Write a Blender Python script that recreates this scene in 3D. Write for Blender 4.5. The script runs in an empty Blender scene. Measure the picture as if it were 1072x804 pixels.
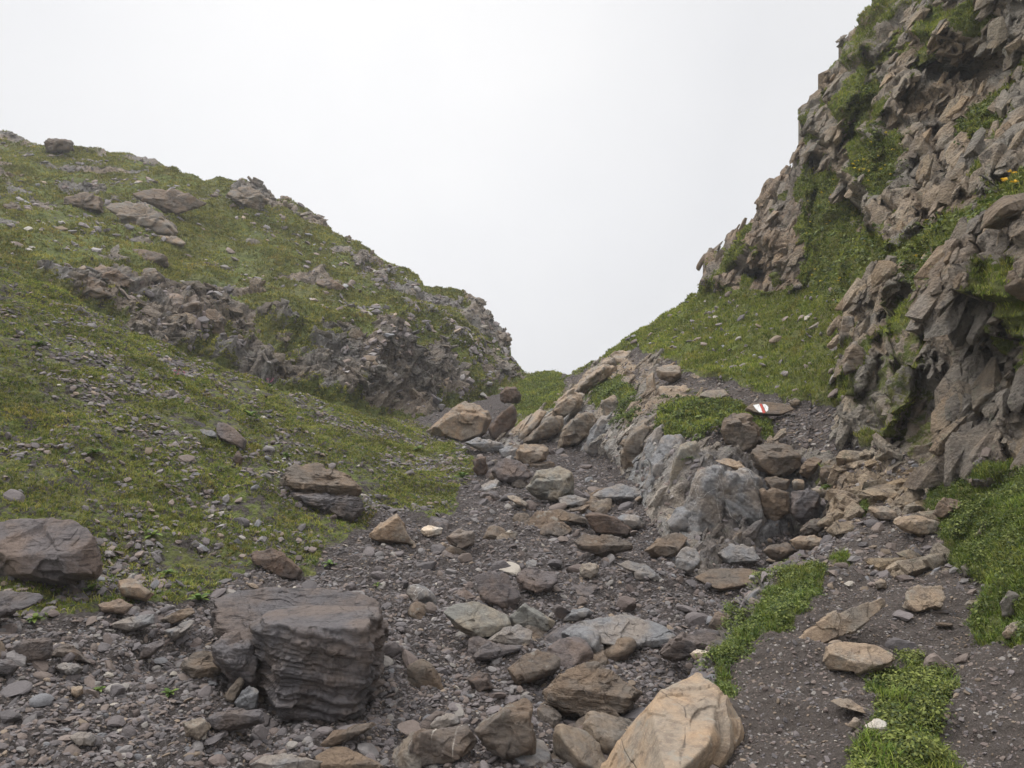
import bpy, bmesh, math, random
import numpy as np
from mathutils import Vector

# ------------------------------------------------------------------ camera, world, sun, exposure
SC = bpy.context.scene
F = 834.0; CU = 536.0; CV = 402.0; EYE = 1.66
cam_d = bpy.data.cameras.new('camera'); cam = bpy.data.objects.new('camera', cam_d)
SC.collection.objects.link(cam); SC.camera = cam
cam.location = (0, 0, EYE); cam.rotation_euler = (math.radians(90), 0, 0)
cam_d.sensor_width = 36; cam_d.lens = 36 * F / 1072.0; cam_d.clip_start = 0.05; cam_d.clip_end = 2000

world = bpy.data.worlds.new('World'); SC.world = world; world.use_nodes = True
nt = world.node_tree; nt.nodes.clear()
SUN_EL, SUN_AZ = math.radians(60), math.radians(-55)     # high behind the cloud, ahead and a little left
def wn(t, **k):
    n = nt.nodes.new(t)
    for a, b in k.items(): setattr(n, a, b)
    return n
sky = wn('ShaderNodeTexSky', sky_type='NISHITA', sun_disc=False)
sky.sun_elevation = SUN_EL; sky.sun_rotation = SUN_AZ; sky.dust_density = 5.0
hs = wn('ShaderNodeHueSaturation'); hs.inputs['Saturation'].default_value = 0.15
nt.links.new(sky.outputs[0], hs.inputs['Color'])
tc = wn('ShaderNodeTexCoord')
dotn = wn('ShaderNodeVectorMath', operation='DOT_PRODUCT')
nrm = wn('ShaderNodeVectorMath', operation='NORMALIZE')
nt.links.new(tc.outputs['Generated'], nrm.inputs[0]); nt.links.new(nrm.outputs[0], dotn.inputs[0])
d = Vector((-0.2, 1.0, 0.42)).normalized(); dotn.inputs[1].default_value = d
rmp = wn('ShaderNodeValToRGB')
rmp.color_ramp.elements[0].position = 0.0; rmp.color_ramp.elements[0].color = (6.9, 6.95, 7.15, 1)
rmp.color_ramp.elements[1].position = 1.0; rmp.color_ramp.elements[1].color = (9.0, 9.0, 9.1, 1)
e = rmp.color_ramp.elements.new(0.90); e.color = (7.45, 7.5, 7.7, 1)
nt.links.new(dotn.outputs['Value'], rmp.inputs[0])
mx = wn('ShaderNodeMixRGB'); mx.inputs[0].default_value = 0.94
nt.links.new(hs.outputs[0], mx.inputs[1]); nt.links.new(rmp.outputs[0], mx.inputs[2])
sep = wn('ShaderNodeSeparateXYZ'); nt.links.new(nrm.outputs[0], sep.inputs[0])
zr = wn('ShaderNodeMapRange', interpolation_type='SMOOTHSTEP')          # overcast: the zenith is over twice as bright as the horizon
nt.links.new(sep.outputs['Z'], zr.inputs[0]); zr.inputs[1].default_value = 0.42; zr.inputs[2].default_value = 0.95
zr.inputs[3].default_value = 1.0; zr.inputs[4].default_value = 3.0
cn = wn('ShaderNodeTexNoise'); nt.links.new(nrm.outputs[0], cn.inputs['Vector']); cn.inputs['Scale'].default_value = 1.8; cn.inputs['Detail'].default_value = 4
cr_ = wn('ShaderNodeValToRGB'); cr_.color_ramp.elements[0].position = .35; cr_.color_ramp.elements[1].position = .65
cr_.color_ramp.elements[0].color = (.93, .935, .95, 1); cr_.color_ramp.elements[1].color = (1.03, 1.025, 1.02, 1)
nt.links.new(cn.outputs[0], cr_.inputs[0])
mc = wn('ShaderNodeMixRGB', blend_type='MULTIPLY'); mc.inputs[0].default_value = 1.0
nt.links.new(mx.outputs[0], mc.inputs[1]); nt.links.new(cr_.outputs[0], mc.inputs[2])
vm = wn('ShaderNodeVectorMath', operation='SCALE'); nt.links.new(mc.outputs[0], vm.inputs[0]); nt.links.new(zr.outputs[0], vm.inputs['Scale'])
bg = wn('ShaderNodeBackground'); bg.inputs[1].default_value = 0.086
nt.links.new(vm.outputs[0], bg.inputs[0])
wo = wn('ShaderNodeOutputWorld'); nt.links.new(bg.outputs[0], wo.inputs[0])

sun_d = bpy.data.lights.new('sun', 'SUN'); sun = bpy.data.objects.new('sun', sun_d)
SC.collection.objects.link(sun)
sun_d.energy = 1.5; sun_d.angle = math.radians(18); sun_d.color = (1.0, 0.97, 0.93)
sd = Vector((math.sin(SUN_AZ) * math.cos(SUN_EL), math.cos(SUN_AZ) * math.cos(SUN_EL), math.sin(SUN_EL)))
sun.rotation_euler = (-sd).to_track_quat('-Z', 'Y').to_euler()
SC.view_settings.view_transform = 'Standard'; SC.view_settings.look = 'None'
SC.view_settings.exposure = 0.40; SC.view_settings.gamma = 1.0
try: SC.view_settings.use_curve_mapping = False
except Exception: pass
SC.cycles.max_bounces = 6; SC.cycles.diffuse_bounces = 3; SC.cycles.volume_bounces = 1
SC.cycles.use_denoising = True

R = np.random.default_rng(7)
random.seed(7)
# ------------------------------------------------------------------ numeric helpers
def W(u, v, Y):
    u = np.asarray(u, float); v = np.asarray(v, float); Y = np.asarray(Y, float)
    return np.stack([(u - CU) / F * Y, Y + 0 * u, EYE - (v - CV) / F * Y], -1)
M32 = np.uint32
def hsh(ix, iy, iz, s):
    h = (ix.astype(np.int64) * 73856093) ^ (iy.astype(np.int64) * 19349663) ^ (iz.astype(np.int64) * 83492791) ^ (s * 2654435 + 977)
    h = (h & 0xFFFFFFFF).astype(np.uint64)
    h = ((h ^ (h >> np.uint64(16))) * np.uint64(0x45d9f3b)) & np.uint64(0xFFFFFFFF)
    h = ((h ^ (h >> np.uint64(15))) * np.uint64(0x45d9f3b)) & np.uint64(0xFFFFFFFF)
    h = h ^ (h >> np.uint64(16))
    return h
def h01(ix, iy, iz, s): return (hsh(ix, iy, iz, s) & np.uint64(0xFFFFFF)).astype(np.float64) / float(0xFFFFFF)
def noise(p, s=0):                      # value-gradient noise about -1..1
    i = np.floor(p).astype(np.int64); f = p - i
    w = f * f * f * (f * (f * 6 - 15) + 10)
    out = 0
    for a in (0, 1):
        for b in (0, 1):
            for c in (0, 1):
                h = hsh(i[..., 0] + a, i[..., 1] + b, i[..., 2] + c, s)
                gx = (h & np.uint64(1023)).astype(float) / 511.5 - 1
                gy = ((h >> np.uint64(10)) & np.uint64(1023)).astype(float) / 511.5 - 1
                gz = ((h >> np.uint64(20)) & np.uint64(1023)).astype(float) / 511.5 - 1
                dt = gx * (f[..., 0] - a) + gy * (f[..., 1] - b) + gz * (f[..., 2] - c)
                wt = (w[..., 0] if a else 1 - w[..., 0]) * (w[..., 1] if b else 1 - w[..., 1]) * (w[..., 2] if c else 1 - w[..., 2])
                out = out + wt * dt
    return out * 1.3
def fbm(p, o=4, s=0, lac=2.03, g=0.5):
    r = 0; a = 1.0
    for k in range(o):
        r = r + a * noise(p * lac ** k + 17.3 * k, s + k); a *= g
    return r
def cells(p, s=0):                      # nearest cell: F1, F2, offset in cell, facet value
    i = np.floor(p).astype(np.int64)
    n = p.shape[0]
    f1 = np.full(n, 9.0); f2 = np.full(n, 9.0); val = np.zeros(n); fac = np.zeros(n)
    for a in (-1, 0, 1):
        for b in (-1, 0, 1):
            for c in (-1, 0, 1):
                x, y, z = i[:, 0] + a, i[:, 1] + b, i[:, 2] + c
                h = hsh(x, y, z, s)
                j = np.stack([(h & np.uint64(1023)).astype(float) / 1023, ((h >> np.uint64(10)) & np.uint64(1023)).astype(float) / 1023,
                              ((h >> np.uint64(20)) & np.uint64(1023)).astype(float) / 1023], -1)
                dv = p - (np.stack([x, y, z], -1) + j)
                dd = np.sqrt((dv ** 2).sum(-1))
                h2 = hsh(x, y, z, s + 91)
                g = np.stack([(h2 & np.uint64(1023)).astype(float) / 511.5 - 1, ((h2 >> np.uint64(10)) & np.uint64(1023)).astype(float) / 511.5 - 1,
                              ((h2 >> np.uint64(20)) & np.uint64(1023)).astype(float) / 511.5 - 1], -1)
                fv = (dv * g).sum(-1); vv = g[:, 0] * 0.7 + g[:, 1] * 0.3
                new = dd < f1
                f2 = np.where(new, f1, np.minimum(f2, dd))
                val = np.where(new, vv, val); fac = np.where(new, fv, fac); f1 = np.where(new, dd, f1)
    return f1, f2, val, fac
def sstep(a, b, x):
    t = np.clip((x - a) / (b - a), 0, 1); return t * t * (3 - 2 * t)
def sdf(poly, u, v):                    # signed distance, positive inside
    P = np.array(poly, float); n = len(P)
    d2 = np.full(u.shape, 1e12); ins = np.zeros(u.shape, bool)
    for k in range(n):
        a, b = P[k], P[(k + 1) % n]
        e = b - a; L = max((e ** 2).sum(), 1e-9)
        t = np.clip(((u - a[0]) * e[0] + (v - a[1]) * e[1]) / L, 0, 1)
        d2 = np.minimum(d2, (u - a[0] - t * e[0]) ** 2 + (v - a[1] - t * e[1]) ** 2)
        if a[1] != b[1]:
            c = ((a[1] > v) != (b[1] > v)) & (u < (b[0] - a[0]) * (v - a[1]) / (b[1] - a[1]) + a[0])
            ins ^= c
    return np.where(ins, 1, -1) * np.sqrt(d2)
def rot_basis(n):                       # rows: two tangents and n
    n = np.array(n, float); n /= np.linalg.norm(n)
    a = np.cross(n, [0.3, 0.9, 0.1]); a /= np.linalg.norm(a)
    return np.array([a, np.cross(n, a), n])
class TPS:                              # thin plate spline through (u, v) -> 1/Y
    def __init__(s, pts):
        P = np.array(pts, float); s.c = P[:, :2] / 300.0; n = len(P)
        K = s.k(((s.c[:, None] - s.c[None]) ** 2).sum(-1)) + np.eye(n) * 4e-3
        A = np.zeros((n + 3, n + 3)); A[:n, :n] = K; A[:n, n] = 1; A[:n, n + 1:] = s.c; A[n, :n] = 1; A[n + 1:, :n] = s.c.T
        s.w = np.linalg.solve(A, np.concatenate([1 / P[:, 2], np.zeros(3)]))
    def k(s, r2): return 0.5 * r2 * np.log(r2 + 1e-12)
    def __call__(s, u, v):
        sh = u.shape; x = np.stack([u.ravel(), v.ravel()], -1) / 300.0; out = np.zeros(len(x)); n = len(s.c)
        for a in range(0, len(x), 60000):
            xx = x[a:a + 60000]
            out[a:a + 60000] = s.k(((xx[:, None] - s.c[None]) ** 2).sum(-1)) @ s.w[:n] + s.w[n] + xx @ s.w[n + 1:]
        return out.reshape(sh)
def grid_normals(P):
    du = np.gradient(P, axis=1); dv = np.gradient(P, axis=0)
    n = np.cross(du, dv); n /= np.linalg.norm(n, axis=-1, keepdims=True) + 1e-12
    flip = (n * (np.array([0, 0, EYE]) - P)).sum(-1) < 0
    n[flip] *= -1
    return n

# ------------------------------------------------------------------ object helpers
def mesh_obj(name, verts, faces, mat, parent=None, smooth=True, attrs=None, colors=None):
    me = bpy.data.meshes.new(name)
    verts = np.asarray(verts, np.float32); faces = np.asarray(faces, np.int32)
    k = faces.shape[1]
    me.vertices.add(len(verts)); me.vertices.foreach_set('co', verts.ravel())
    me.loops.add(faces.size); me.loops.foreach_set('vertex_index', faces.ravel())
    me.polygons.add(len(faces)); me.polygons.foreach_set('loop_start', np.arange(0, faces.size, k, dtype=np.int32))
    me.polygons.foreach_set('loop_total', np.full(len(faces), k, np.int32))
    me.polygons.foreach_set('use_smooth', np.full(len(faces), smooth, bool))
    for an, av in (attrs or {}).items():
        at = me.attributes.new(an, 'FLOAT', 'POINT'); at.data.foreach_set('value', np.asarray(av, np.float32))
    for an, av in (colors or {}).items():
        at = me.attributes.new(an, 'FLOAT_COLOR', 'POINT')
        c = np.ones((len(verts), 4), np.float32); c[:, :3] = av; at.data.foreach_set('color', c.ravel())
    me.update(calc_edges=True); me.validate()
    me.materials.append(mat)
    o = bpy.data.objects.new(name, me); SC.collection.objects.link(o)
    if parent: o.parent = parent
    return o
def tag(o, label=None, cat=None, group=None, kind=None):
    if label: o['label'] = label
    if cat: o['category'] = cat
    if group: o['group'] = group
    if kind: o['kind'] = kind
    return o

# ------------------------------------------------------------------ materials
class NT:
    def __init__(s, name):
        s.m = bpy.data.materials.new(name); s.m.use_nodes = True; s.t = s.m.node_tree; s.t.nodes.clear()
        s.out = s.n('ShaderNodeOutputMaterial'); s.b = s.n('ShaderNodeBsdfPrincipled'); s.l(s.b.outputs[0], s.out.inputs[0])
        s.b.inputs['Specular IOR Level'].default_value = 0.3
        g = s.n('ShaderNodeNewGeometry'); s.pos = g.outputs['Position']; s.nor = g.outputs['Normal']
    def n(s, t, **k):
        x = s.t.nodes.new(t)
        for a, b in k.items(): setattr(x, a, b)
        return x
    def l(s, a, b): s.t.links.new(a, b)
    def put(s, sock, v):
        if hasattr(v, 'links') or hasattr(v, 'is_linked'): s.l(v, sock)
        elif isinstance(v, (tuple, list)) and sock.type == 'RGBA': sock.default_value = tuple(v) + ((1,) if len(v) == 3 else ())
        else: sock.default_value = v
    def noise(s, scale, detail=4, rough=0.55, vec=None, dist=0.0):
        x = s.n('ShaderNodeTexNoise'); x.inputs['Scale'].default_value = scale; x.inputs['Detail'].default_value = detail
        x.inputs['Roughness'].default_value = rough; x.inputs['Distortion'].default_value = dist
        s.l(vec or s.pos, x.inputs['Vector']); return x.outputs[0]
    def voro(s, scale, feat='F1', vec=None, out=0):
        x = s.n('ShaderNodeTexVoronoi', feature=feat); x.inputs['Scale'].default_value = scale
        s.l(vec or s.pos, x.inputs['Vector']); return x.outputs[out]
    def mapping(s, scale=(1, 1, 1), rot=(0, 0, 0), vec=None):
        x = s.n('ShaderNodeMapping'); x.inputs['Scale'].default_value = scale; x.inputs['Rotation'].default_value = rot
        s.l(vec or s.pos, x.inputs['Vector']); return x.outputs[0]
    def ramp(s, fac, a, b, lo=0.0, hi=1.0):
        x = s.n('ShaderNodeMapRange', interpolation_type='SMOOTHSTEP')
        s.put(x.inputs[0], fac); x.inputs[1].default_value = a; x.inputs[2].default_value = b; x.inputs[3].default_value = lo; x.inputs[4].default_value = hi
        return x.outputs[0]
    def math(s, op, a, b=0.0):
        x = s.n('ShaderNodeMath', operation=op); s.put(x.inputs[0], a); s.put(x.inputs[1], b); return x.outputs[0]
    def mix(s, f, a, b, mode='MIX'):
        x = s.n('ShaderNodeMixRGB', blend_type=mode); s.put(x.inputs[0], f); s.put(x.inputs[1], a); s.put(x.inputs[2], b); return x.outputs[0]
    def attr(s, name, col=False):
        x = s.n('ShaderNodeAttribute', attribute_name=name); return x.outputs['Color' if col else 'Fac']
    def bump(s, h, strength, dist, prev=None):
        x = s.n('ShaderNodeBump'); x.inputs['Strength'].default_value = strength; x.inputs['Distance'].default_value = dist
        s.l(h, x.inputs['Height'])
        if prev: s.l(prev, x.inputs['Normal'])
        return x.outputs[0]
    def done(s, col, rough=0.9, normal=None):
        s.put(s.b.inputs['Base Color'], col); s.put(s.b.inputs['Roughness'], rough)
        if normal: s.l(normal, s.b.inputs['Normal'])
        return s.m

def rock_color(n, base, scale=1.0):
    """weathered rock colour from a base colour socket or tuple"""
    a = n.noise(1.3 * scale, 6, 0.6); b = n.noise(9 * scale, 5, 0.65); c = n.noise(45 * scale, 3, 0.6)
    col = n.mix(n.ramp(a, 0.38, 0.62), base, n.mix(1.0, base, (1.28, 1.1, 0.92), 'MULTIPLY'))
    col = n.mix(n.ramp(b, 0.42, 0.68, 0, 0.65), col, n.mix(1.0, col, (0.55, 0.53, 0.55), 'MULTIPLY'))
    col = n.mix(n.ramp(c, 0.5, 0.75, 0, 0.45), col, n.mix(1.0, col, (1.65, 1.6, 1.5), 'MULTIPLY'))
    return col
def terrain_mat(name, far=False):
    n = NT(name); k = 0.45 if far else 1.0
    rockc = rock_color(n, n.attr('tint', True), 0.6 * k)
    lich = n.ramp(n.noise(5 * k, 6, 0.7), 0.56, 0.66, 0, 0.5)
    rockc = n.mix(lich, rockc, (0.20, 0.205, 0.15))
    strat = n.mapping((6.0, 1.4, 1.1), (0.1, 0.75, 0.1))
    cr = n.noise(1.9 * k, 8, 0.75, strat, 0.3)
    rockc = n.mix(n.ramp(cr, 0.36, 0.47, 0.75, 0), rockc, (0.035, 0.03, 0.028))
    g1 = n.noise(0.9 * k, 5, 0.6); g2 = n.noise(7 * k, 5, 0.7); g3 = n.noise(60 * k, 3, 0.6)
    gr = n.mix(n.ramp(g1, 0.4, 0.62), (0.16, 0.19, 0.038), (0.17, 0.165, 0.048))
    gr = n.mix(n.ramp(n.noise(2.2, 9, 0.8), 0.38, 0.50, .45, 0), gr, (0.085, 0.09, 0.030))
    gr = n.mix(n.ramp(g2, 0.42, 0.66), gr, (0.08, 0.10, 0.026))
    gr = n.mix(n.ramp(g3, 0.5, 0.72, 0, 0.6), gr, (0.19, 0.195, 0.085))
    soil = n.mix(n.noise(14, 5, 0.7), (0.035, 0.027, 0.024), (0.10, 0.082, 0.073))
    v1 = n.voro(34 * k, 'F1', out=1)
    soil = n.mix(n.ramp(n.noise(30, 3, 0.6), 0.45, 0.6, 0, 0.6), soil, n.mix(0.6, v1, (0.12, 0.1, 0.095)) if False else (0.14, 0.12, 0.112))
    soil = n.mix(n.math('MULTIPLY', n.attr('dirt'), 0.9), soil, n.mix(n.noise(22, 5, 0.7), (0.078, 0.062, 0.053), (0.165, 0.138, 0.12)))
    br = n.math('ADD', n.attr('rock'), n.math('MULTIPLY', n.math('SUBTRACT', n.noise(4 * k, 6, 0.7), 0.5), 0.9))
    col = n.mix(n.ramp(br, 0.42, 0.52), soil, rockc)
    bgm = n.math('ADD', n.attr('grass'), n.math('MULTIPLY', n.math('SUBTRACT', n.noise(6 * k, 7, 0.72), 0.5), 1.3))
    gm = n.ramp(bgm, 0.42, 0.56)
    col = n.mix(gm, col, gr)
    h = n.math('ADD', n.math('MULTIPLY', n.noise(12 * k, 8, 0.72), 1.0), n.math('MULTIPLY', n.voro(22 * k), 0.35))
    h = n.math('ADD', h, n.math('MULTIPLY', cr, 0.7))
    nb = n.bump(h, 1.0, 0.11 / k)
    return n.done(col, 0.92, nb)
def rock_mat(name, base, kind='plain'):
    n = NT(name)
    tcn = n.n('ShaderNodeTexCoord'); oc = tcn.outputs['Object']
    col = rock_color(n, base, 2.2)
    a, b = (0.35, -0.2, 0.3) if kind != 'slate' else (0.1, 0.06, 0)  , 0
    strat = n.mapping((1.3, 1.3, 11.0), a)
    st = n.noise(3.0, 7, 0.68, strat, 0.3)
    amt = {'slate': 0.9, 'plain': 0.4, 'layer': 0.75, 'pale': 0.35, 'smooth': 0.15, 'vein': 0.5, 'stripe': 0.25, 'sand': 0.3, 'rust': 0.45}[kind]
    col = n.mix(n.ramp(st, 0.34, 0.46, amt, 0), col, n.mix(1.0, col, (0.3, 0.28, 0.28), 'MULTIPLY'))
    sp = n.voro(46.0, 'F1')
    if kind in ('pale', 'plain', 'sand'):
        col = n.mix(n.ramp(n.noise(7, 6, 0.7), 0.56, 0.66, 0, 0.5), col, (0.30, 0.29, 0.25))
    if kind in ('rust',):
        col = n.mix(n.ramp(n.noise(4, 5, 0.7), 0.5, 0.62, 0, 0.5), col, (0.16, 0.10, 0.07))
    if kind == 'stripe':
        wv = n.n('ShaderNodeTexWave'); wv.inputs['Scale'].default_value = 2.2
        wv.inputs['Distortion'].default_value = 2.5; wv.inputs['Detail'].default_value = 3
        n.l(n.mapping((1, .6, .3), (0.2, 0.1, 0.4)), wv.inputs['Vector'])
        vn = n.math('MULTIPLY', n.ramp(wv.outputs[1], 0.985, 0.998, 0, 0.8), n.ramp(n.noise(3, 4), .42, .55))
        col = n.mix(vn, col, (0.5, 0.46, 0.40))
    if kind == 'vein':
        dv = n.mix(0.10, n.pos, n.n('ShaderNodeTexNoise').outputs[1])
        vn = n.ramp(n.voro(2.6, 'DISTANCE_TO_EDGE', n.mapping((1.0, 1.0, 0.55), (0, .4, 0), dv)), 0.0, 0.010, .7, 0)
        vn = n.math('MULTIPLY', vn, n.ramp(n.noise(2.3, 5, .7), .36, .46))
        col = n.mix(vn, col, (0.52, 0.50, 0.47))
    crk = n.voro(2.6 if kind == 'sand' else 4.5, 'DISTANCE_TO_EDGE', n.mapping((1, 0.6, 1.0), (.2, .3, .5), n.mix(0.12, n.pos, n.n('ShaderNodeTexNoise').outputs[1])))
    ck = n.math('MULTIPLY', n.ramp(crk, 0.0, 0.012, 1, 0), n.ramp(n.noise(4, 5, .7), .4, .55))
    col = n.mix(n.math('MULTIPLY', ck, 0.65 if kind == 'sand' else 0.22), col, (0.05, 0.04, 0.035))
    h = n.math('ADD', n.math('MULTIPLY', st, 1.0 * amt + .15), n.math('MULTIPLY', n.noise(22, 10, 0.78), 1.3))
    h = n.math('SUBTRACT', h, n.math('MULTIPLY', ck, 0.4))
    nb = n.bump(h, 0.7, 0.03)
    return n.done(col, 0.62 if kind in ('smooth', 'slate') else 0.85, nb)
def attr_mat(name, rough=0.85, bump=True, trans=0.0):
    n = NT(name); c = n.attr('col', True)
    c = n.mix(n.ramp(n.noise(60, 4, 0.7), 0.4, 0.7, 0, 0.5), c, n.mix(1.0, c, (0.6, 0.6, 0.6), 'MULTIPLY'))
    nb = n.bump(n.noise(70, 4, 0.7), 0.5, 0.01) if bump else None
    m = n.done(c, rough, nb)
    if trans:
        tr = n.n('ShaderNodeBsdfTranslucent'); n.put(tr.inputs[0], c)
        mxn = n.n('ShaderNodeMixShader'); mxn.inputs[0].default_value = trans
        n.l(n.b.outputs[0], mxn.inputs[1]); n.l(tr.outputs[0], mxn.inputs[2]); n.l(mxn.outputs[0], n.out.inputs[0])
    return m
MT = terrain_mat('mountain_ground'); MTF = terrain_mat('far_mountain_ground', True)
MATS = {
    'slate': rock_mat('slate', (0.108, 0.098, 0.099), 'slate'),
    'brown': rock_mat('brown_rock', (0.125, 0.105, 0.088), 'plain'),
    'purple': rock_mat('purple_rock', (0.135, 0.118, 0.115), 'layer'),
    'grey': rock_mat('grey_rock', (0.19, 0.19, 0.192), 'smooth'),
    'green': rock_mat('pale_green_grey_rock', (0.205, 0.20, 0.178), 'pale'),
    'tan': rock_mat('tan_rock', (0.225, 0.185, 0.145), 'pale'),
    'pinktan': rock_mat('pinkish_tan_rock', (0.19, 0.158, 0.132), 'layer'),
    'pale': rock_mat('pale_rock', (0.26, 0.225, 0.185), 'pale'),
    'white': rock_mat('white_rock', (0.50, 0.47, 0.42), 'smooth'),
    'vein': rock_mat('veined_rock', (0.20, 0.198, 0.197), 'vein'),
    'stripe': rock_mat('striped_rock', (0.135, 0.115, 0.10), 'stripe'),
    'sand': rock_mat('ochre_sandstone', (0.32, 0.262, 0.20), 'sand'),
    'rust': rock_mat('rusty_rock', (0.105, 0.083, 0.071), 'rust'),
    'layer': rock_mat('layered_rock', (0.145, 0.122, 0.10), 'layer'),
    'lichen': rock_mat('lichened_rock', (0.185, 0.165, 0.14), 'layer'),
}
M_STONE = attr_mat('loose_stone'); M_BLADE = attr_mat('grass_blade', 0.7, False, 0.35)
M_LEAF = attr_mat('herb_leaf', 0.6, False, 0.3); M_PETAL = attr_mat('petal', 0.6, False, 0.3)

# ------------------------------------------------------------------ terrain depth control points (photo column, row, distance in metres)
BED = [(100,804,4.7),(300,804,5.0),(500,804,5.1),(640,804,5.2),(450,700,6.73),(600,700,6.7),(450,650,7.8),(600,650,7.8),(720,640,8.0),(500,600,9.3),
 (650,600,9.3),(520,560,11),(620,560,11),(520,530,12.7),(620,530,12.7),(540,500,15.1),(620,500,15.1),(530,480,17.2),(610,475,17.8),(540,465,19.3),
 (480,455,21.5),(440,438,25),(520,425,27),
 (0,804,4.6),(0,700,5.7),(150,700,6.2),(300,700,6.6),(0,620,6.8),(150,620,7.6),(250,600,8.6),(400,600,9.0),(0,540,8.0),(120,540,9.0),(250,540,10.2),
 (330,540,10.8),(400,560,10.8),(0,450,10.2),(100,450,11),(200,460,12),(300,480,12.5),(400,500,13.5),(450,530,12.9),(0,350,13),(100,380,13.5),
 (200,410,14.5),(300,440,15.5),(400,465,16.5),(470,490,16),(0,275,16.5),(100,325,17),(200,375,17.5),(300,410,18.5),(400,440,19.5),(470,460,19.8),
 (505,478,17.7),(-200,804,4.4),(-200,500,8),(-200,200,18),(-200,1100,3.0),(300,1100,3.1),(640,1100,3.1),(300,1400,2.2),(-200,1400,2.1),(700,1400,2.2),
 (900,700,7),(900,900,4.3),(1100,1100,3.1),(740,590,9.7),(830,560,10.5),(870,547,10.7),(700,570,10.5),(700,650,7.8),(950,600,9)]
SHARED = [(730,500,11.3),(790,500,11.6),(750,485,11.7),(690,540,11.4),(690,470,13),(650,490,15.5),(660,440,16.5),(620,468,18),(620,430,20),(560,462,19.8),
 (590,430,22),(550,440,23),(740,435,13.5),(800,460,12.4),(830,470,12),(850,500,11.3),(850,530,11.0),(795,427,14),(840,445,12.6),(870,470,11.4),
 (900,500,10),(880,425,12.8),(860,400,13.8),(800,410,15.2),(740,395,17.2),(700,388,19),(860,340,16.5),(860,305,18.5),(800,350,18.8),(800,305,22.5),
 (740,303,26.5),(740,340,22.3),(690,335,28),(690,360,23.5),(650,362,29),(650,385,24.5),(600,390,32),(600,408,27),(570,400,33),(570,420,27),(555,395,36),
 (750,280,26.5),(765,240,27),(820,190,26),(845,140,25),(870,70,24.5),(920,0,24),(780,290,23),(860,290,18.9),(830,250,21),(870,200,20.6),(900,240,17.3),
 (950,150,17),(1000,150,15.5),(1072,150,12.3),(1072,0,14.5),(1000,0,17.5),(960,0,20),(900,100,20.5),(1072,-200,17),(940,-80,25),(1240,-250,13),(1240,100,9),
 (900,400,11.8),(905,440,11.2),(945,460,9.9),(900,300,14.2),(950,330,12.2),(930,260,15),(1000,490,8.6),(1072,490,7.7),(980,400,9.7),(1072,400,8.4),
 (985,285,10.6),(1072,230,9.4),(1072,185,10.6),(1000,235,12.6),(1240,400,6.5),(1240,500,5.6),(1600,-400,9),(1600,100,6.2),(1600,400,4.7),(1600,500,4.2)]
TERR = [(900,804,3.45),(780,804,3.6),(1072,804,3.3),(700,804,3.75),(750,720,4.5),(830,700,4.65),(900,700,4.6),(1000,700,4.5),(800,650,5.5),(900,640,5.6),
 (1000,640,5.5),(850,600,6.5),(930,580,7),(1000,570,7),(880,560,7.9),(930,540,8.2),(900,515,9.3),(960,520,8.7),(1040,650,4.9),(1072,600,5.1),(1072,540,6.0),
 (1012,525,7.7),(1240,650,4.2),(1600,650,3.6),(1600,804,3.0),(1600,1100,1.85),(640,1100,1.98),(1072,1100,1.98),(1300,1100,1.9),(640,1400,1.39),(1300,1400,1.39),(880,530,8.7),(700,690,5.2)]
TL = TPS(BED + SHARED); TR = TPS(TERR + SHARED)
EDGE = [(690,1500),(735,900),(762,806),(754,745),(736,712),(745,684),(757,668),(775,650),(790,615),(815,600),(850,585),(872,562),(880,530),(886,505),(893,470),
        (900,-500),(1900,-500),(1900,1500)]
def q_A(u, v):
    s = sdf(EDGE, u, v)
    wide = np.where(v < 520, 25.0, 3.0)
    k = sstep(-wide, wide, s)
    return (1 - k) * TL(u, v) + k * TR(u, v)
TOP_A = [(-170,205),(0,275),(60,302),(100,325),(200,373),(300,409),(400,438),(430,441),(450,434),(500,420),(540,406),(552,397),(575,392),(600,391),(625,378),(650,362),
 (690,335),(720,317),(740,303),(745,288),(750,272),(757,250),(764,238),(775,234),(786,229),(795,208),(807,200),(822,190),(834,165),(843,152),(847,142),(843,128),(850,112),
 (858,97),(866,80),(875,62),(884,45),(895,30),(908,12),(920,0),(940,-30),(1000,-110),(1240,-260),(1600,-420)]
HILL = [(-160,280,19),(-160,110,50),(0,330,21),(0,275,23),(60,290,24.2),(60,265,27),(0,255,26),(120,312,25),(120,285,27.5),(200,345,26),(200,300,29.5),(300,365,27),(300,310,31.5),(400,345,30),(400,435,27),
 (430,442,27.4),(450,380,31.3),(500,415,31),(500,360,35.5),(530,400,33.6),(548,396,37),(535,372,39),(525,348,40),(0,138,48),(100,158,47),(200,178,46),
 (270,203,45),(350,240,43.5),(440,293,42),(500,318,41),(100,230,34.5),(200,250,35.5),(300,270,37),(400,310,36.5),(0,190,38),(200,430,22),(400,480,23),(560,440,31),(0,400,17.5)]
TH = TPS(HILL)
TOP_C = [(-170,112),(0,138),(18,142),(30,148),(50,153),(80,156),(130,162),(150,165),(180,174),(190,180),(215,187),(236,189),(250,191),(262,193),(275,204),(285,208),(300,210),(318,218),(335,228),
 (345,237),(352,242),(375,252),(400,268),(420,280),(438,290),(443,300),(460,303),(480,307),(492,312),(500,319),(508,330),(518,336),(526,347),(531,358),(533,374),(541,382),(550,392),(562,402)]
BOT_C = [(-170,330),(0,360),(200,440),(400,485),(430,470),(500,460),(562,440)]

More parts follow.
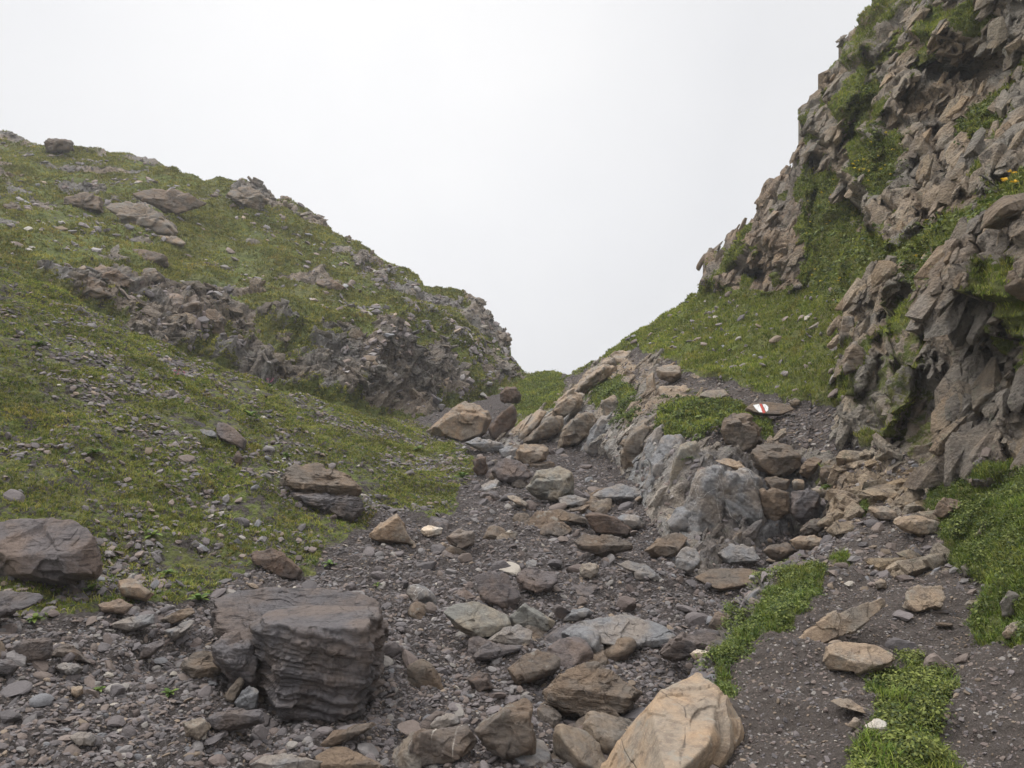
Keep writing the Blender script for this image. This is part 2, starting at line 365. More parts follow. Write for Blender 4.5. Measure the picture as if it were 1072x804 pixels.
# ------------------------------------------------------------------ what grows or lies where (outlines on the surface)
GRASS = [  # outline, strength
 ([(-170,195),(0,265),(100,315),(200,366),(300,402),(400,431),(470,455),(497,480),(500,500),(480,515),(478,535),(452,548),(430,540),(400,530),(385,552),(340,570),(330,596),(262,598),(232,622),(180,636),(120,645),(60,648),(-170,650)], 0.50),
 ([(540,404),(556,390),(580,388),(592,402),(588,425),(575,436),(558,436),(545,450),(536,440)], 0.95),
 ([(610,414),(625,400),(650,400),(668,414),(662,440),(640,432),(615,426)], 1.0), ([(650,430),(672,426),(668,446),(655,448)], 0.95),
 ([(688,446),(698,424),(730,418),(770,422),(784,434),(800,442),(808,448),(806,460),(790,455),(755,450),(738,461),(710,464),(694,456)], 1.0),
 ([(590,398),(625,376),(650,357),(740,296),(760,302),(790,303),(860,303),(900,300),(890,330),(884,400),(882,424),(868,428),(845,424),(815,416),(790,411),(760,400),(722,392),(700,376),(668,366),(655,378),(622,388)], 1.0),
 ([(843,192),(868,162),(888,196),(905,245),(940,256),(1000,232),(1072,186),(1120,180),(1110,205),(1010,258),(940,292),(915,300),(893,330),(850,318),(838,290),(832,250)], 0.92),
 ([(898,178),(922,138),(950,148),(948,195),(928,212)], 1.0), ([(1000,140),(1040,112),(1062,100),(1070,128),(1030,150),(1005,160)], 1.0), ([(940,292),(985,268),(1040,235),(1060,225),(1040,250),(1000,275),(975,300)], .9), ([(895,110),(912,80),(925,85),(905,125),(892,160),(884,150)], 0.8),
 ([(900,10),(935,-10),(960,0),(925,40),(905,75),(893,110),(900,130),(890,150),(880,120)], 0.55),
 ([(930,30),(950,20),(955,50),(935,75)],0.6), ([(1015,20),(1035,10),(1030,32),(1012,35)],0.6),
 ([(972,500),(1008,503),(1040,492),(1072,486),(1240,480),(1700,480),(1700,760),(1240,720),(1072,690),(1022,668),(1008,645),(1032,612),(1002,596),(990,562),(972,535)], .8),
 ([(745,690),(770,662),(790,640),(803,612),(830,598),(866,598),(852,630),(826,656),(790,678),(765,700),(768,740),(750,728)], 0.66),
 ([(905,722),(925,697),(960,690),(995,705),(1010,725),(985,745),(985,770),(1005,800),(1000,840),(890,840),(890,790),(920,757),(915,735)], 0.58),
 ([(935,300),(985,280),(972,330),(962,380),(975,440),(985,490),(955,480),(935,440),(915,400),(930,350)], 0.5),
 ([(885,400),(905,395),(925,430),(960,470),(990,495),(960,490),(905,445)], 0.45),
 ([(860,495),(885,490),(885,515),(865,520)],0.7),([(890,520),(912,518),(910,538),(892,540)],0.7),([(860,585),(885,575),(900,590),(880,600)],0.6),
 ([(0,250),(60,290),(0,270)],0.4)]
ROCK = [
 ([(735,312),(745,250),(760,200),(850,-500),(1800,-500),(1800,480),(1072,488),(1005,500),(960,486),(900,470),(880,430),(884,400),(890,330),(900,297),(860,300),(790,302)], 1.0),
 ([(520,466),(545,440),(575,420),(620,385),(655,362),(664,380),(692,372),(705,388),(745,398),(765,412),(700,422),(688,460),(740,470),(790,478),(800,462),(836,472),(872,478),(888,500),(880,548),(830,560),(760,588),(735,600),(700,578),(690,560),(668,510),(650,488),(600,463),(560,463),(530,470)], 0.95),
 ([(880,480),(930,470),(985,492),(990,560),(960,545),(900,530),(882,560),(872,550)], 0.7),
 ([(736,690),(755,655),(782,618),(812,592),(800,620),(780,660)], 1.0),
 ([(925,585),(1000,590),(990,606),(930,606)], 0.6)]
PATH = [([(672,400),(690,380),(722,396),(760,404),(795,414),(850,428),(880,440),(892,462),(870,476),(840,470),(812,450),(805,430),(770,421),(735,413),(700,412)], 1.0),
        ([(655,372),(668,368),(672,395),(668,420),(660,404),(664,385)], 0.9), ([(588,400),(618,384),(628,378),(610,400),(592,412)], 0.9)]
H_GRASS = 0.62
H_ROCK = [
 ([(375,413),(378,396),(389,379),(394,347),(412,348),(431,365),(439,396),(453,402),(456,418),(450,440),(394,430)], 1.0, 0.5),
 ([(484,308),(500,312),(516,330),(532,352),(535,376),(520,370),(505,350),(490,335)], 1.0, 0.2),
 ([(366,270),(395,272),(412,290),(400,302),(380,292),(368,282)], 0.8, 0.4),
 ([(0,138),(35,148),(30,152),(0,148)],0.9,0.1),([(75,155),(180,170),(178,180),(140,172),(85,160)],0.7,0.1),([(270,200),(350,236),(352,243),(300,222),(270,214)],0.85,0.3),
 ([(238,196),(252,190),(269,196),(284,208),(280,216),(262,214),(245,208)],1.0,0.5),
 ([(50,282),(90,278),(140,285),(172,300),(205,320),(240,345),(285,372),(330,395),(375,415),(380,430),(300,412),(200,375),(100,325),(60,300)],0.7,0.5),
 ([(270,330),(300,335),(330,350),(350,385),(320,385),(285,365)],0.6,0.4),
 ([(440,360),(470,370),(480,400),(520,405),(500,420),(460,415),(440,395)],0.75,0.5),
 ([(0,185),(40,200),(35,212),(0,205)],0.55,0.2),([(330,290),(360,295),(375,310),(340,305)],0.55,0.3),
 ([(410,310),(440,318),(470,335),(500,345),(510,365),(480,360),(440,345),(415,330)],0.55,0.4),
 ([(190,320),(230,318),(245,345),(210,350)],0.8,0.6),([(110,205),(150,198),(190,235),(150,240)],0.5,0.1)]
def paint(polys, u, v, soft, P, seed, ns=1.2, amp=9):
    w = fbm(P.reshape(-1, 3) * ns, 4, seed).reshape(u.shape) * amp
    out = np.zeros(u.shape)
    for it in polys:
        out = np.maximum(out, it[1] * sstep(-soft, soft, sdf(it[0], u, v) + w))
    return out

def layer(us, vtop, vbot, qf, far, rows, extra=None):
    top = np.interp(us, [a for a, b in vtop], [b for a, b in vtop])
    if extra:
        base = np.linspace(0, 1, rows); vg = 806 + (top[None] - 806) * base[:, None]
        ev = np.linspace(1400, 815, 40)[:, None] + 0 * top[None]
        vg = np.concatenate([ev, vg], 0)
    else:
        bot = np.interp(us, [a for a, b in vbot], [b for a, b in vbot])
        vg = bot[None] + (top - bot)[None] * np.linspace(0, 1, rows)[:, None]
    ug = np.broadcast_to(us[None], vg.shape).copy()
    Y = 1 / np.clip(qf(ug, vg), 1 / 80.0, 2)
    return ug, vg, Y

ST = rot_basis((0.62, 0.15, -0.45))      # bedding of the cliff: steep slabs leaning to the left
def rock_relief(P, sc, sizes=((2.6, .9), (1.0, .5), (0.42, .27)), bed=(1.1, 0.32)):
    """fractured relief, about -1..1: stepped slabs lying in the bedding, broken into blocks at several sizes"""
    Q = P.reshape(-1, 3)
    Q = Q + 0.22 * sc * np.stack([noise(Q / sc * .7, 3), noise(Q / sc * .7 + 9, 4), noise(Q / sc * .7 + 19, 5)], -1)
    L = Q @ ST.T
    o = 0
    for k, wd in enumerate(bed):                                # overlapping slabs: each layer has its own height and a sharp lip
        q = L[:, 2] / (wd * sc) + 0.5 * noise(L * np.array([.25, .25, .1]) / (wd * sc) + k, 60 + k)
        i = np.floor(q); fr = q - i; ii = i.astype(np.int64)
        seg = np.floor(L[:, 0] / (wd * sc * 4.5) + h01(ii, ii, ii, 7) * 3 + 0.5 * noise(L / (wd * sc * 2), 9)).astype(np.int64)
        lv = h01(ii, seg, ii * 0, 70 + k)
        o = o + (0.95 if k == 0 else 0.42) * ((lv - .5) * 1.0 + (fr - .5) * 0.8)
    L2 = L * np.array([0.4, 0.75, 1.7])
    for k, (s, a) in enumerate(sizes):
        f1, f2, val, fac = cells(L2 / (s * sc), 11 + k)
        o = o + a * (0.55 * val + 0.62 * fac - 0.35 * np.exp(-((f2 - f1) / 0.07)))
    return o.reshape(P.shape[:-1])

# ---- near terrain
us = np.concatenate([np.arange(-170, 1242, 1.7), np.arange(1242, 1600, 4.0)])
u, v, Y = layer(us, TOP_A, None, q_A, False, 520, True)
P = W(u, v, Y); N = grid_normals(P)
N = N / np.linalg.norm(N, axis=-1, keepdims=True)
flatP = P.reshape(-1, 3)
grass = paint(GRASS, u, v, 5, P, 40); rock = paint(ROCK, u, v, 5, P, 50); path = paint(PATH, u, v, 3, P, 60, amp=4)
cliffm = sstep(-6, 10, sdf(ROCK[0][0], u, v) + 6 * fbm(flatP * 1.1, 3, 77).reshape(u.shape))
nz = fbm(flatP * 0.9, 5, 21).reshape(u.shape)
grass = np.clip(grass - cliffm * np.clip(nz - .25, 0, 1) * 1.0, 0, 1)
cl_tuft = cliffm * sstep(0.20, 0.42, fbm(flatP * np.array([0.9, 0.9, 0.6]), 4, 33).reshape(u.shape)) * 0.85
grass = np.maximum(grass, cl_tuft)
grass = grass * (1 - path); rock = rock * (1 - path) * (1 - sstep(0.5, 0.8, grass))
near = v > 806
# relief
rel = rock_relief(P, 1.0)
rel2 = rock_relief(P * 1.0 + 40, 0.4)
slabm = sstep(-8, 8, sdf(ROCK[1][0], u, v))
hum = fbm(flatP * 1.6, 4, 70).reshape(u.shape); fine = fbm(flatP * 7, 4, 80).reshape(u.shape)
disp = 0.03 * fine + 0.05 * hum
disp = disp + cliffm * (rel * (0.22 + 0.010 * Y) + 0.16 * rel2) * (1 - 0.55 * sstep(.4, .9, grass))
wall = np.clip(slabm - cliffm, 0, 1)
fd = np.array([0.80, -0.15, -0.50]); fd /= np.linalg.norm(fd)
fq = (flatP @ fd) / 0.42 + 0.55 * fbm(flatP * np.array([.5, .5, .35]), 3, 610)
flu = 1 - np.abs(noise(np.stack([fq, fq * 0 + 3.3, (flatP @ np.array([.3, .5, .3])) * .35], -1), 611)) * 2.2
fq2 = fq * 2.7; flu2 = 1 - np.abs(noise(np.stack([fq2, fq2 * 0 + 7.3, (flatP @ np.array([.3, .5, .3])) * .8], -1), 612)) * 2.2
disp = disp + wall * rock * ((0.13 * flu + 0.07 * flu2).reshape(u.shape) + 0.07 * rel2)
disp = disp + 0.07 * hum * (1 - wall) * (1 - cliffm)
terr_rock = np.clip(rock - cliffm - slabm, 0, 1)
disp = disp + terr_rock * 0.09 * rel2
disp = disp + sstep(.5, .8, grass) * np.clip(Y / 14, .25, 1) * (0.05 + 0.13 * np.abs(fbm(flatP * 2.7, 3, 90).reshape(u.shape)))
disp = disp - 0.03 * path
edge_fade = 1.0
Pa = P + N * disp[..., None]
STEP = [  # buttresses standing forward of the face: outline, metres
 ([(975,232),(1000,222),(1040,200),(1300,120),(1700,100),(1700,470),(1072,488),(1010,500),(990,470),(982,420),(972,380),(978,320),(970,280)], .9),
 ([(835,130),(850,100),(880,60),(905,20),(930,-20),(935,30),(915,80),(905,110),(890,140),(868,165),(848,165)], .9),
 ([(742,306),(748,262),(762,233),(790,222),(812,215),(808,260),(790,275),(778,300)], .6),
 ([(800,228),(828,188),(846,165),(850,190),(838,225),(832,262),(850,300),(800,306),(795,270)], .7),
 ([(886,165),(903,135),(920,132),(950,150),(960,135),(985,170),(1003,220),(965,245),(937,264),(912,240),(898,210)], .8),
 ([(925,122),(940,60),(968,28),(1003,28),(1008,58),(975,66),(958,100),(950,128)], .9),
 ([(880,405),(884,330),(925,284),(945,290),(930,330),(918,380),(905,420)], .5),
 ([(935,300),(962,292),(972,318),(962,380),(945,430),(925,455),(918,420),(930,360)], .6),
 ([(1000,135),(1040,120),(1072,110),(1120,90),(1120,170),(1060,190),(1010,215),(992,180)], .7),
 ([(1030,-60),(1120,-80),(1120,60),(1065,70),(1048,30)], .8)]
dirv = P - np.array([0, 0, EYE]); dirv /= np.linalg.norm(dirv, axis=-1, keepdims=True)
wobs = 7 * fbm(flatP * 1.2, 4, 500).reshape(u.shape)
for poly_, m_ in STEP: Pa = Pa - dirv * (m_ * sstep(-4, 3, sdf(poly_, u, v) + wobs))[..., None]
CLEFT = [([(912,60),(905,110),(888,150),(892,190),(905,232),(925,262)],4,.8),([(975,228),(969,290),(978,350),(983,420),(992,482)],4,.9),([(1008,50),(1003,95),(985,140),(998,190)],5,.9),
 ([(938,60),(946,110),(958,135),(962,190),(968,235)],3,.6),([(845,165),(852,195),(845,235),(832,262)],4,.7),([(800,232),(792,262),(788,290)],5,.7),([(1040,10),(1050,60),(1072,90)],5,.7),
 ([(925,282),(915,330),(905,370),(895,415)],4,.6),([(950,300),(940,350),(935,400)],3,.5),([(1020,250),(1012,330),(1022,410),(1010,470)],3,.35),([(1050,240),(1045,320),(1058,400),(1050,470)],3,.3),
 ([(870,60),(862,110),(858,150)],3,.4),([(768,240),(772,275),(765,300)],3,.45),([(930,150),(935,200),(945,240)],3,.4),([(1030,150),(1022,180),(1030,205)],3,.4),([(985,0),(975,40),(960,75)],4,.6)]
for ln_, wd_, dp_ in CLEFT:
    dm = np.full(u.shape, 1e9); uw = u + wobs * .8
    for (a0, b0), (a1, b1) in zip(ln_[:-1], ln_[1:]):
        ex, ey = a1 - a0, b1 - b0; tt = np.clip(((uw - a0) * ex + (v - b0) * ey) / (ex * ex + ey * ey), 0, 1)
        dm = np.minimum(dm, (uw - a0 - tt * ex) ** 2 + (v - b0 - tt * ey) ** 2)
    Pa = Pa + dirv * (dp_ * np.exp(-dm / (wd_ * wd_)))[..., None]
# rock pits: dark overhangs get a real recess
for (pu, pv, pr, dd) in ((785,286,15,1.9),(1040,65,26,1.1),(985,75,16,0.9),(1010,80,20,0.8),(985,330,10,0.5),(912,72,7,0.4),(558,462,8,0.6),(1045,425,10,0.3)):
    g = np.exp(-(((u - pu) / pr) ** 2 + ((v - pv) / (pr * .7)) ** 2))
    dirv = P - np.array([0, 0, EYE]); dirv /= np.linalg.norm(dirv, axis=-1, keepdims=True)
    Pa = Pa + dirv * (g * dd)[..., None]
GRA = dict(u=u, v=v, P=Pa, grass=grass, rock=rock, path=path)
# tint of the bare rock
tint = np.zeros(u.shape + (3,)); tint[:] = (0.262, 0.235, 0.195)
def tintpoly(poly, col, soft=10, amp=8, seed=5):
    k = sstep(-soft, soft, sdf(poly, u, v) + amp * fbm(flatP * 1.3, 3, seed).reshape(u.shape))[..., None]
    tint[:] = tint * (1 - k) + np.array(col) * k
tintpoly([(980,230),(1260,150),(1260,560),(990,500),(975,400)], (0.235,0.208,0.176))
tintpoly([(735,312),(745,250),(850,130),(870,200),(850,300),(800,305)], (0.245,0.21,0.172))
tintpoly(ROCK[1][0], (0.245,0.218,0.185))
tintpoly([(520,470),(560,438),(600,425),(640,440),(670,450),(690,455),(740,490),(750,600),(690,580),(650,492),(560,468)], (0.30,0.30,0.295))
tintpoly([(600,395),(650,360),(665,385),(655,410),(640,400),(600,420),(580,420)], (0.30,0.265,0.22))
tintpoly([(690,385),(760,400),(750,420),(700,424)], (0.30,0.26,0.21))
tintpoly([(720,490),(790,485),(850,500),(870,545),(760,590),(735,600),(715,560)], (0.165,0.16,0.16))
tintpoly([(736,690),(755,655),(782,618),(812,592),(800,620),(780,660)], (0.17,0.17,0.168))
tintpoly([(820,672),(870,630),(923,612),(925,625),(892,650),(850,668)], (0.27,0.225,0.175), 4, 3)

for gi_ in (1, 2, 3): Pa = Pa + (sstep(-2, 7, sdf(GRASS[gi_][0], u, v)) * .10)[..., None] * np.array([0, -.6, .8])
GRA['P'] = Pa
# rows that carry the surface over the skyline and down the far side
def rollover(P, n=14, step=0.5, drop=0.35, sel=None):
    out = [P]; last = P[-1]
    for k in range(1, n + 1):
        s = step * k * (1 + 0.15 * k)
        add = np.zeros_like(last); add[:, 1] = s; add[:, 0] = s * last[:, 0] / last[:, 1]
        add[:, 2] = -drop * s * min(1, k / 4)
        w = 0.15 * fbm((last + add) * .8, 3, 15)
        q = last + add; q[:, 2] += w
        out.append(q[None])
    return np.concatenate(out, 0)
nr = 14
PA2 = rollover(Pa, nr)
def ext(a): return np.concatenate([a, np.repeat(a[-1:], nr, 0)], 0)
dA = ext(np.clip(sstep(0, 6, sdf(EDGE, u, v)) + path, 0, 1)); gA, rA, tA = ext(grass), ext(rock), ext(tint); uA, vA = ext(u), ext(v)
rowsN, colsN = gA.shape
zone = np.zeros(gA.shape, int)                                     # 0 bed, 1 left slope, 2 cliff, 3 path terrace, 4 saddle
zone[sdf(EDGE, uA, vA) > 0] = 3
zone[sdf(GRASS[0][0], uA, vA) > 0] = 1; zone[(uA < 0)] = 1
zone[sdf([(530,480),(520,440),(545,380),(650,300),(760,280),(900,290),(905,470),(880,560),(830,570),(735,605),(690,575),(650,492),(600,468)], uA, vA) > 0] = 4
zone[sdf(ROCK[0][0], uA, vA) > 0] = 2
zone[len(vA) - nr:] = zone[len(vA) - nr - 1]
zone[:40] = np.where(sdf(EDGE, uA[:40], vA[:40]) > 0, 3, 0)
idx = np.arange(rowsN * colsN).reshape(rowsN, colsN)
quads = np.stack([idx[:-1, :-1], idx[:-1, 1:], idx[1:, 1:], idx[1:, :-1]], -1).reshape(-1, 4)
qz = zone[:-1, :-1].reshape(-1)
V = PA2.reshape(-1, 3)
for z, nm, lab, cat in ((0, 'stream_bed', 'dark grey gravel bed of the dry stream between the slopes', 'stream bed'),
                   (1, 'grassy_hillside', 'near green hillside strewn with grey stone chips left of the stream bed', 'hillside'),
                   (2, 'cliff', 'tall fractured rock cliff with grass ledges on the right', 'cliff'),
                   (3, 'path', 'brown gravel footpath along the top of the bank under the cliff', 'path'),
                   (4, 'rocky_bank', 'grassy saddle and slanting rock slabs between stream bed and cliff', 'bank')):
    fq = quads[qz == z]; used, inv = np.unique(fq, return_inverse=True); fq = inv.reshape(-1, 4)
    o = mesh_obj(nm, V[used], fq, MT, None, True, {'grass': gA.ravel()[used], 'rock': rA.ravel()[used], 'dirt': dA.ravel()[used]}, {'tint': tA.reshape(-1, 3)[used]})
    tag(o, lab, cat, kind='structure')

# ---- far hill
us = np.arange(-170, 562.1, 1.5)
uh, vh, Yh = layer(us, TOP_C, BOT_C, lambda a, b: TH(a, b), True, 250)
Ph = W(uh, vh, Yh); Nh = grid_normals(Ph); fh = Ph.reshape(-1, 3)
rk = np.zeros(uh.shape); bulge = np.zeros(uh.shape)
wob = fbm(fh * 0.5, 4, 140).reshape(uh.shape) * 9
for poly, s_, b_ in H_ROCK:
    k = sstep(-6, 6, sdf(poly, uh, vh) + wob)
    if s_ < .95: k = k * sstep(-.32, .05, fbm(fh * .8, 4, 170).reshape(uh.shape))
    rk = np.maximum(rk, s_ * k); bulge = np.maximum(bulge, b_ * k)
band = sstep(-30, 20, sdf([(40,270),(200,300),(330,320),(420,345),(540,385),(560,450),(400,450),(200,400),(60,310)], uh, vh))
n1 = fbm(fh * np.array([.32, .32, .55]), 5, 150).reshape(uh.shape)
rk = np.maximum(rk, sstep(0.16, 0.40, n1 + 0.20 * band - 0.13) * 0.8)
rl = rock_relief(Ph + 100, 1.1); rl2 = rock_relief(Ph + 300, 0.5)
hd = rk * (0.20 * rl + 0.12 * rl2) + bulge * 0.8 + 0.35 * fbm(fh * 0.35, 4, 160).reshape(uh.shape) + 0.12 * fbm(fh * 1.5, 4, 161).reshape(uh.shape) \
     + band * 0.15 * rl
Pc = Ph + Nh * hd[..., None]
hg = np.clip(0.9 - rk * 1.0 + 0.1 * band, 0, 1)
th = np.zeros(uh.shape + (3,)); th[:] = (0.25, 0.232, 0.208)
th[:] = th * (1 - 0.25 * band[..., None])
GRC = dict(u=uh, v=vh, P=Pc, grass=hg, rock=rk)
Pc2 = rollover(Pc, nr, 1.2, 0.3)
idx = np.arange(Pc2.shape[0] * Pc2.shape[1]).reshape(Pc2.shape[:2])
quads = np.stack([idx[:-1, :-1], idx[:-1, 1:], idx[1:, 1:], idx[1:, :-1]], -1).reshape(-1, 4)
o = mesh_obj('hill', Pc2.reshape(-1, 3), quads, MTF, None, True, {'grass': ext(hg).ravel(), 'rock': ext(rk).ravel()}, {'tint': ext(th).reshape(-1, 3)})
tag(o, 'far green hill with rocky outcrops beyond the near slope', 'hill', kind='structure')

# ---- wide ground sheet under and around everything
gx, gy = np.meshgrid(np.linspace(-140, 140, 90), np.linspace(-120, 160, 90))
gz = -5.5 + 1.5 * fbm(np.stack([gx, gy, 0 * gx], -1).reshape(-1, 3) * 0.05, 4, 200).reshape(gx.shape)
gz = gz + 1.0 * np.clip((3.0 - gy) / 4.0, 0, 1) * 3.2 * np.exp(-(gx / 40) ** 2) - 9 * sstep(60, 130, gy)
idx = np.arange(gx.size).reshape(gx.shape)
quads = np.stack([idx[:-1, :-1], idx[:-1, 1:], idx[1:, 1:], idx[1:, :-1]], -1).reshape(-1, 4)
o = mesh_obj('ground', np.stack([gx, gy, gz], -1).reshape(-1, 3), quads, MTF, None, True, {'grass': np.full(gx.size, .7), 'rock': np.full(gx.size, .3)}, {'tint': np.full((gx.size, 3), .15)})
tag(o, 'wide rough mountain ground reaching out under the fog', 'ground', kind='structure')

# ------------------------------------------------------------------ depth look-up on the finished surface
def build_depth(G):
    m = (G['v'] <= 806); pu, pv = [], []
    p = G['P']; uu = CU + p[..., 0] / p[..., 1] * F; vv = CV - (p[..., 2] - EYE) / p[..., 1] * F
    D = np.full((201, 281), np.nan)          # 4 px bins from (-24, -0)
    ii = ((vv + 0) / 4).astype(int); jj = ((uu + 24) / 4).astype(int)
    ok = (ii >= 0) & (ii < 201) & (jj >= 0) & (jj < 281)
    for a, b, y in zip(ii[ok], jj[ok], p[..., 1][ok]):
        if not (D[a, b] < y): D[a, b] = y
    return D
DA = build_depth(GRA); DC = build_depth(GRC)
def depth(uu, vv, far=False):
    D = DC if far else DA
    i = int(np.clip(vv / 4, 0, 200)); j = int(np.clip((uu + 24) / 4, 0, 280))
    for r in range(0, 12):
        s = D[max(0, i - r):i + r + 1, max(0, j - r):j + r + 1]
        if np.isfinite(s).any(): return float(np.nanmedian(s))
    return 10.0

# ------------------------------------------------------------------ scatter helpers
def sample(G, weight, n, rng, top_rows=None, near_only=True):
    """n random points on a finished grid surface, weight per vertex times area"""
    p = G['P']; a = np.linalg.norm(np.cross(p[1:, :-1] - p[:-1, :-1], p[:-1, 1:] - p[:-1, :-1]), axis=-1)
    wgt = a * weight[:-1, :-1]; wf = wgt.ravel(); cs = np.cumsum(wf); tot = cs[-1]
    k = np.searchsorted(cs, rng.random(n) * tot); k = np.clip(k, 0, len(wf) - 1)
    i, j = np.unravel_index(k, wgt.shape); s, t = rng.random(n)[:, None], rng.random(n)[:, None]
    X = p[i, j] * (1 - s) * (1 - t) + p[i, j + 1] * s * (1 - t) + p[i + 1, j] * (1 - s) * t + p[i + 1, j + 1] * s * t
    if 'N' not in G: G['N'] = grid_normals(G['P'])
    return X, G['N'][i, j], i, j, tot
# ------------------------------------------------------------------ rocks
_ico = {}
def ico(n):
    if n not in _ico:
        bm = bmesh.new(); bmesh.ops.create_icosphere(bm, subdivisions=n, radius=1)
        _ico[n] = (np.array([x.co for x in bm.verts]), np.array([[x.index for x in f.verts] for f in bm.faces])); bm.free()
    return _ico[n]
ROCKS = []
def hull_rock(name, label, outline, mat, deep=0.8, top=0.45, far=False, Yb=None, cat='rock', group=None, rough=1.0, sharp=40, strata=0.0, sub=None, seed=None, parent=None, sink=0.0):
    """one boulder: the faces follow its outline, with its own depth, top face and broken surface"""
    seed = seed if seed is not None else len(ROCKS) + 3
    r = np.random.default_rng(seed)
    O = np.array(outline, float); uc, vc = O.mean(0); O = (O - [uc, vc]) * 1.05 + [uc, vc]; rough = rough * (2.5 if far else 1.3); strata = strata or (1.1 if far else 0.0)
    vb = O[:, 1].max(); ub = O[O[:, 1] > vb - 0.25 * np.ptp(O[:, 1])][:, 0].mean()
    Yg = Yb or depth(ub, min(vb, 803), far)
    w = np.ptp(O[:, 0]) / F * Yg; h = np.ptp(O[:, 1]) / F * Yg
    t = deep * min(w, max(h, 0.45 * w)) * 0.5
    Yc = Yg + t * 0.75
    c = W(uc, vc, Yc)
    # orientation of outline
    area = 0.5 * np.sum(O[:, 0] * np.roll(O[:, 1], -1) - np.roll(O[:, 0], -1) * O[:, 1])
    if area < 0: O = O[::-1]
    eye = np.array([0, 0, EYE]); n_, d_ = [], []
    def plane(n, p):
        n = n / np.linalg.norm(n); dd = float((p - c) @ n)
        n_.append(n); d_.append(max(dd, 0.04 * min(w, h)))
    for k in range(len(O)):
        a, b = W(*O[k], Yc), W(*O[(k + 1) % len(O)], Yc)
        n = np.cross(a - eye, b - eye); n /= np.linalg.norm(n)
        mid = (a + b) / 2
        if (mid - c) @ n < 0: n = -n
        plane(n + np.array([0, -r.uniform(.05, .35), 0]), mid); plane(n + np.array([0, r.uniform(.1, .4), 0]), mid)
    vt = O[:, 1].min(); H = vb - vt
    plane(np.array([r.uniform(-.25, .25), -1, r.uniform(-.05, .3)]), c + np.array([0, -t, 0]))
    plane(np.array([0, 1, 0.1]), c + np.array([0, t * 1.1, 0]))
    if top:
        pb = W(uc, vt, Yc + t * .6); pf = W(uc, vt + top * H, Yc - t)
        e = pb - pf; nn = np.cross([1, 0, r.uniform(-.12, .12)], e)
        if nn[2] < 0: nn = -nn
        plane(nn, pf)
    for k in range(4):                       # stray facets
        n = r.normal(size=3); n /= np.linalg.norm(n); n[1] = -abs(n[1])
        sup = np.sqrt((n[0] * w / 2) ** 2 + (n[1] * t) ** 2 + (n[2] * h / 2) ** 2)
        n_.append(n); d_.append(sup * r.uniform(.86, 1.05))
    n_ = np.array(n_); d_ = np.array(d_)
    px = max(np.ptp(O[:, 0]), np.ptp(O[:, 1]))
    sub = sub or (7 if px > 95 else 6 if px > 42 else 5 if px > 20 else 4)
    sink = sink + h * (.16 if far else .05)
    S, Fc = ico(sub)
    D = S * np.array([w / 2, t, h / 2]); D = D / np.linalg.norm(D, axis=1, keepdims=True)
    g = np.clip(D @ n_.T / d_, 1e-6, None)
    rad = (g ** sharp).sum(1) ** (-1 / sharp)
    X = D * rad[:, None]
    s = min(w, h, 2 * t)
    wp = X + c
    dis = 0.030 * s * rough * fbm(wp / s * 3.0, 4, seed) + 0.05 * s * rough * fbm(wp / s * 1.1, 2, seed + 5)
    f1, f2, val, fac = cells(wp / (s * 0.55) + 0.2 * noise(wp / s * 3, seed)[:, None], seed)
    dis = dis + rough * s * (0.045 * val + 0.07 * fac)
    f1, f2, val, fac = cells(wp / (s * 0.2), seed + 9)
    dis = dis + rough * s * (0.012 * val + 0.02 * fac)
    dis = dis + rough * s * (.012 * fbm(wp / s * 9, 4, seed + 30) - .014 * np.abs(noise(wp / s * 5, seed + 31)))
    if strata:
        sn = np.array([0.12, 0.1, 1.0]) if abs(strata) < 10 else np.array([0.6, 0.2, 0.8])
        q = wp @ sn / (0.07 * s) + 1.1 * fbm(wp / s * 1.4, 4, seed + 2)
        saw = q - np.floor(q); lv = h01(np.floor(q).astype(np.int64), 0 * q.astype(np.int64), 0 * q.astype(np.int64), seed)
        q2 = q * 2.7 + 3; saw2 = q2 - np.floor(q2)
        lv2 = h01(np.floor(q2).astype(np.int64), 0 * q2.astype(np.int64), 0 * q2.astype(np.int64), seed + 1)
        dis = dis + (strata % 10) * s * (0.024 * (lv - .5) + 0.018 * (saw - .5) + 0.018 * (lv2 - .5) + 0.014 * (saw2 - .5))
    dr = D.copy()
    if abs(strata) >= 1.5 and abs(strata) < 10: dr[:, 2] = 0; dr /= np.linalg.norm(D, axis=1, keepdims=True)
    X = X + dr * dis[:, None]
    X[:, 2] -= sink
    o = mesh_obj(name, X, Fc, MATS[mat], parent, True)
    if parent is None: o.location = c; tag(o, label, cat, group)
    else: o.location = c - np.array(parent.location)
    o.data.polygons.foreach_set('use_smooth', np.ones(len(Fc), bool))
    ROCKS.append((uc, vc, px, label, o))
    return o

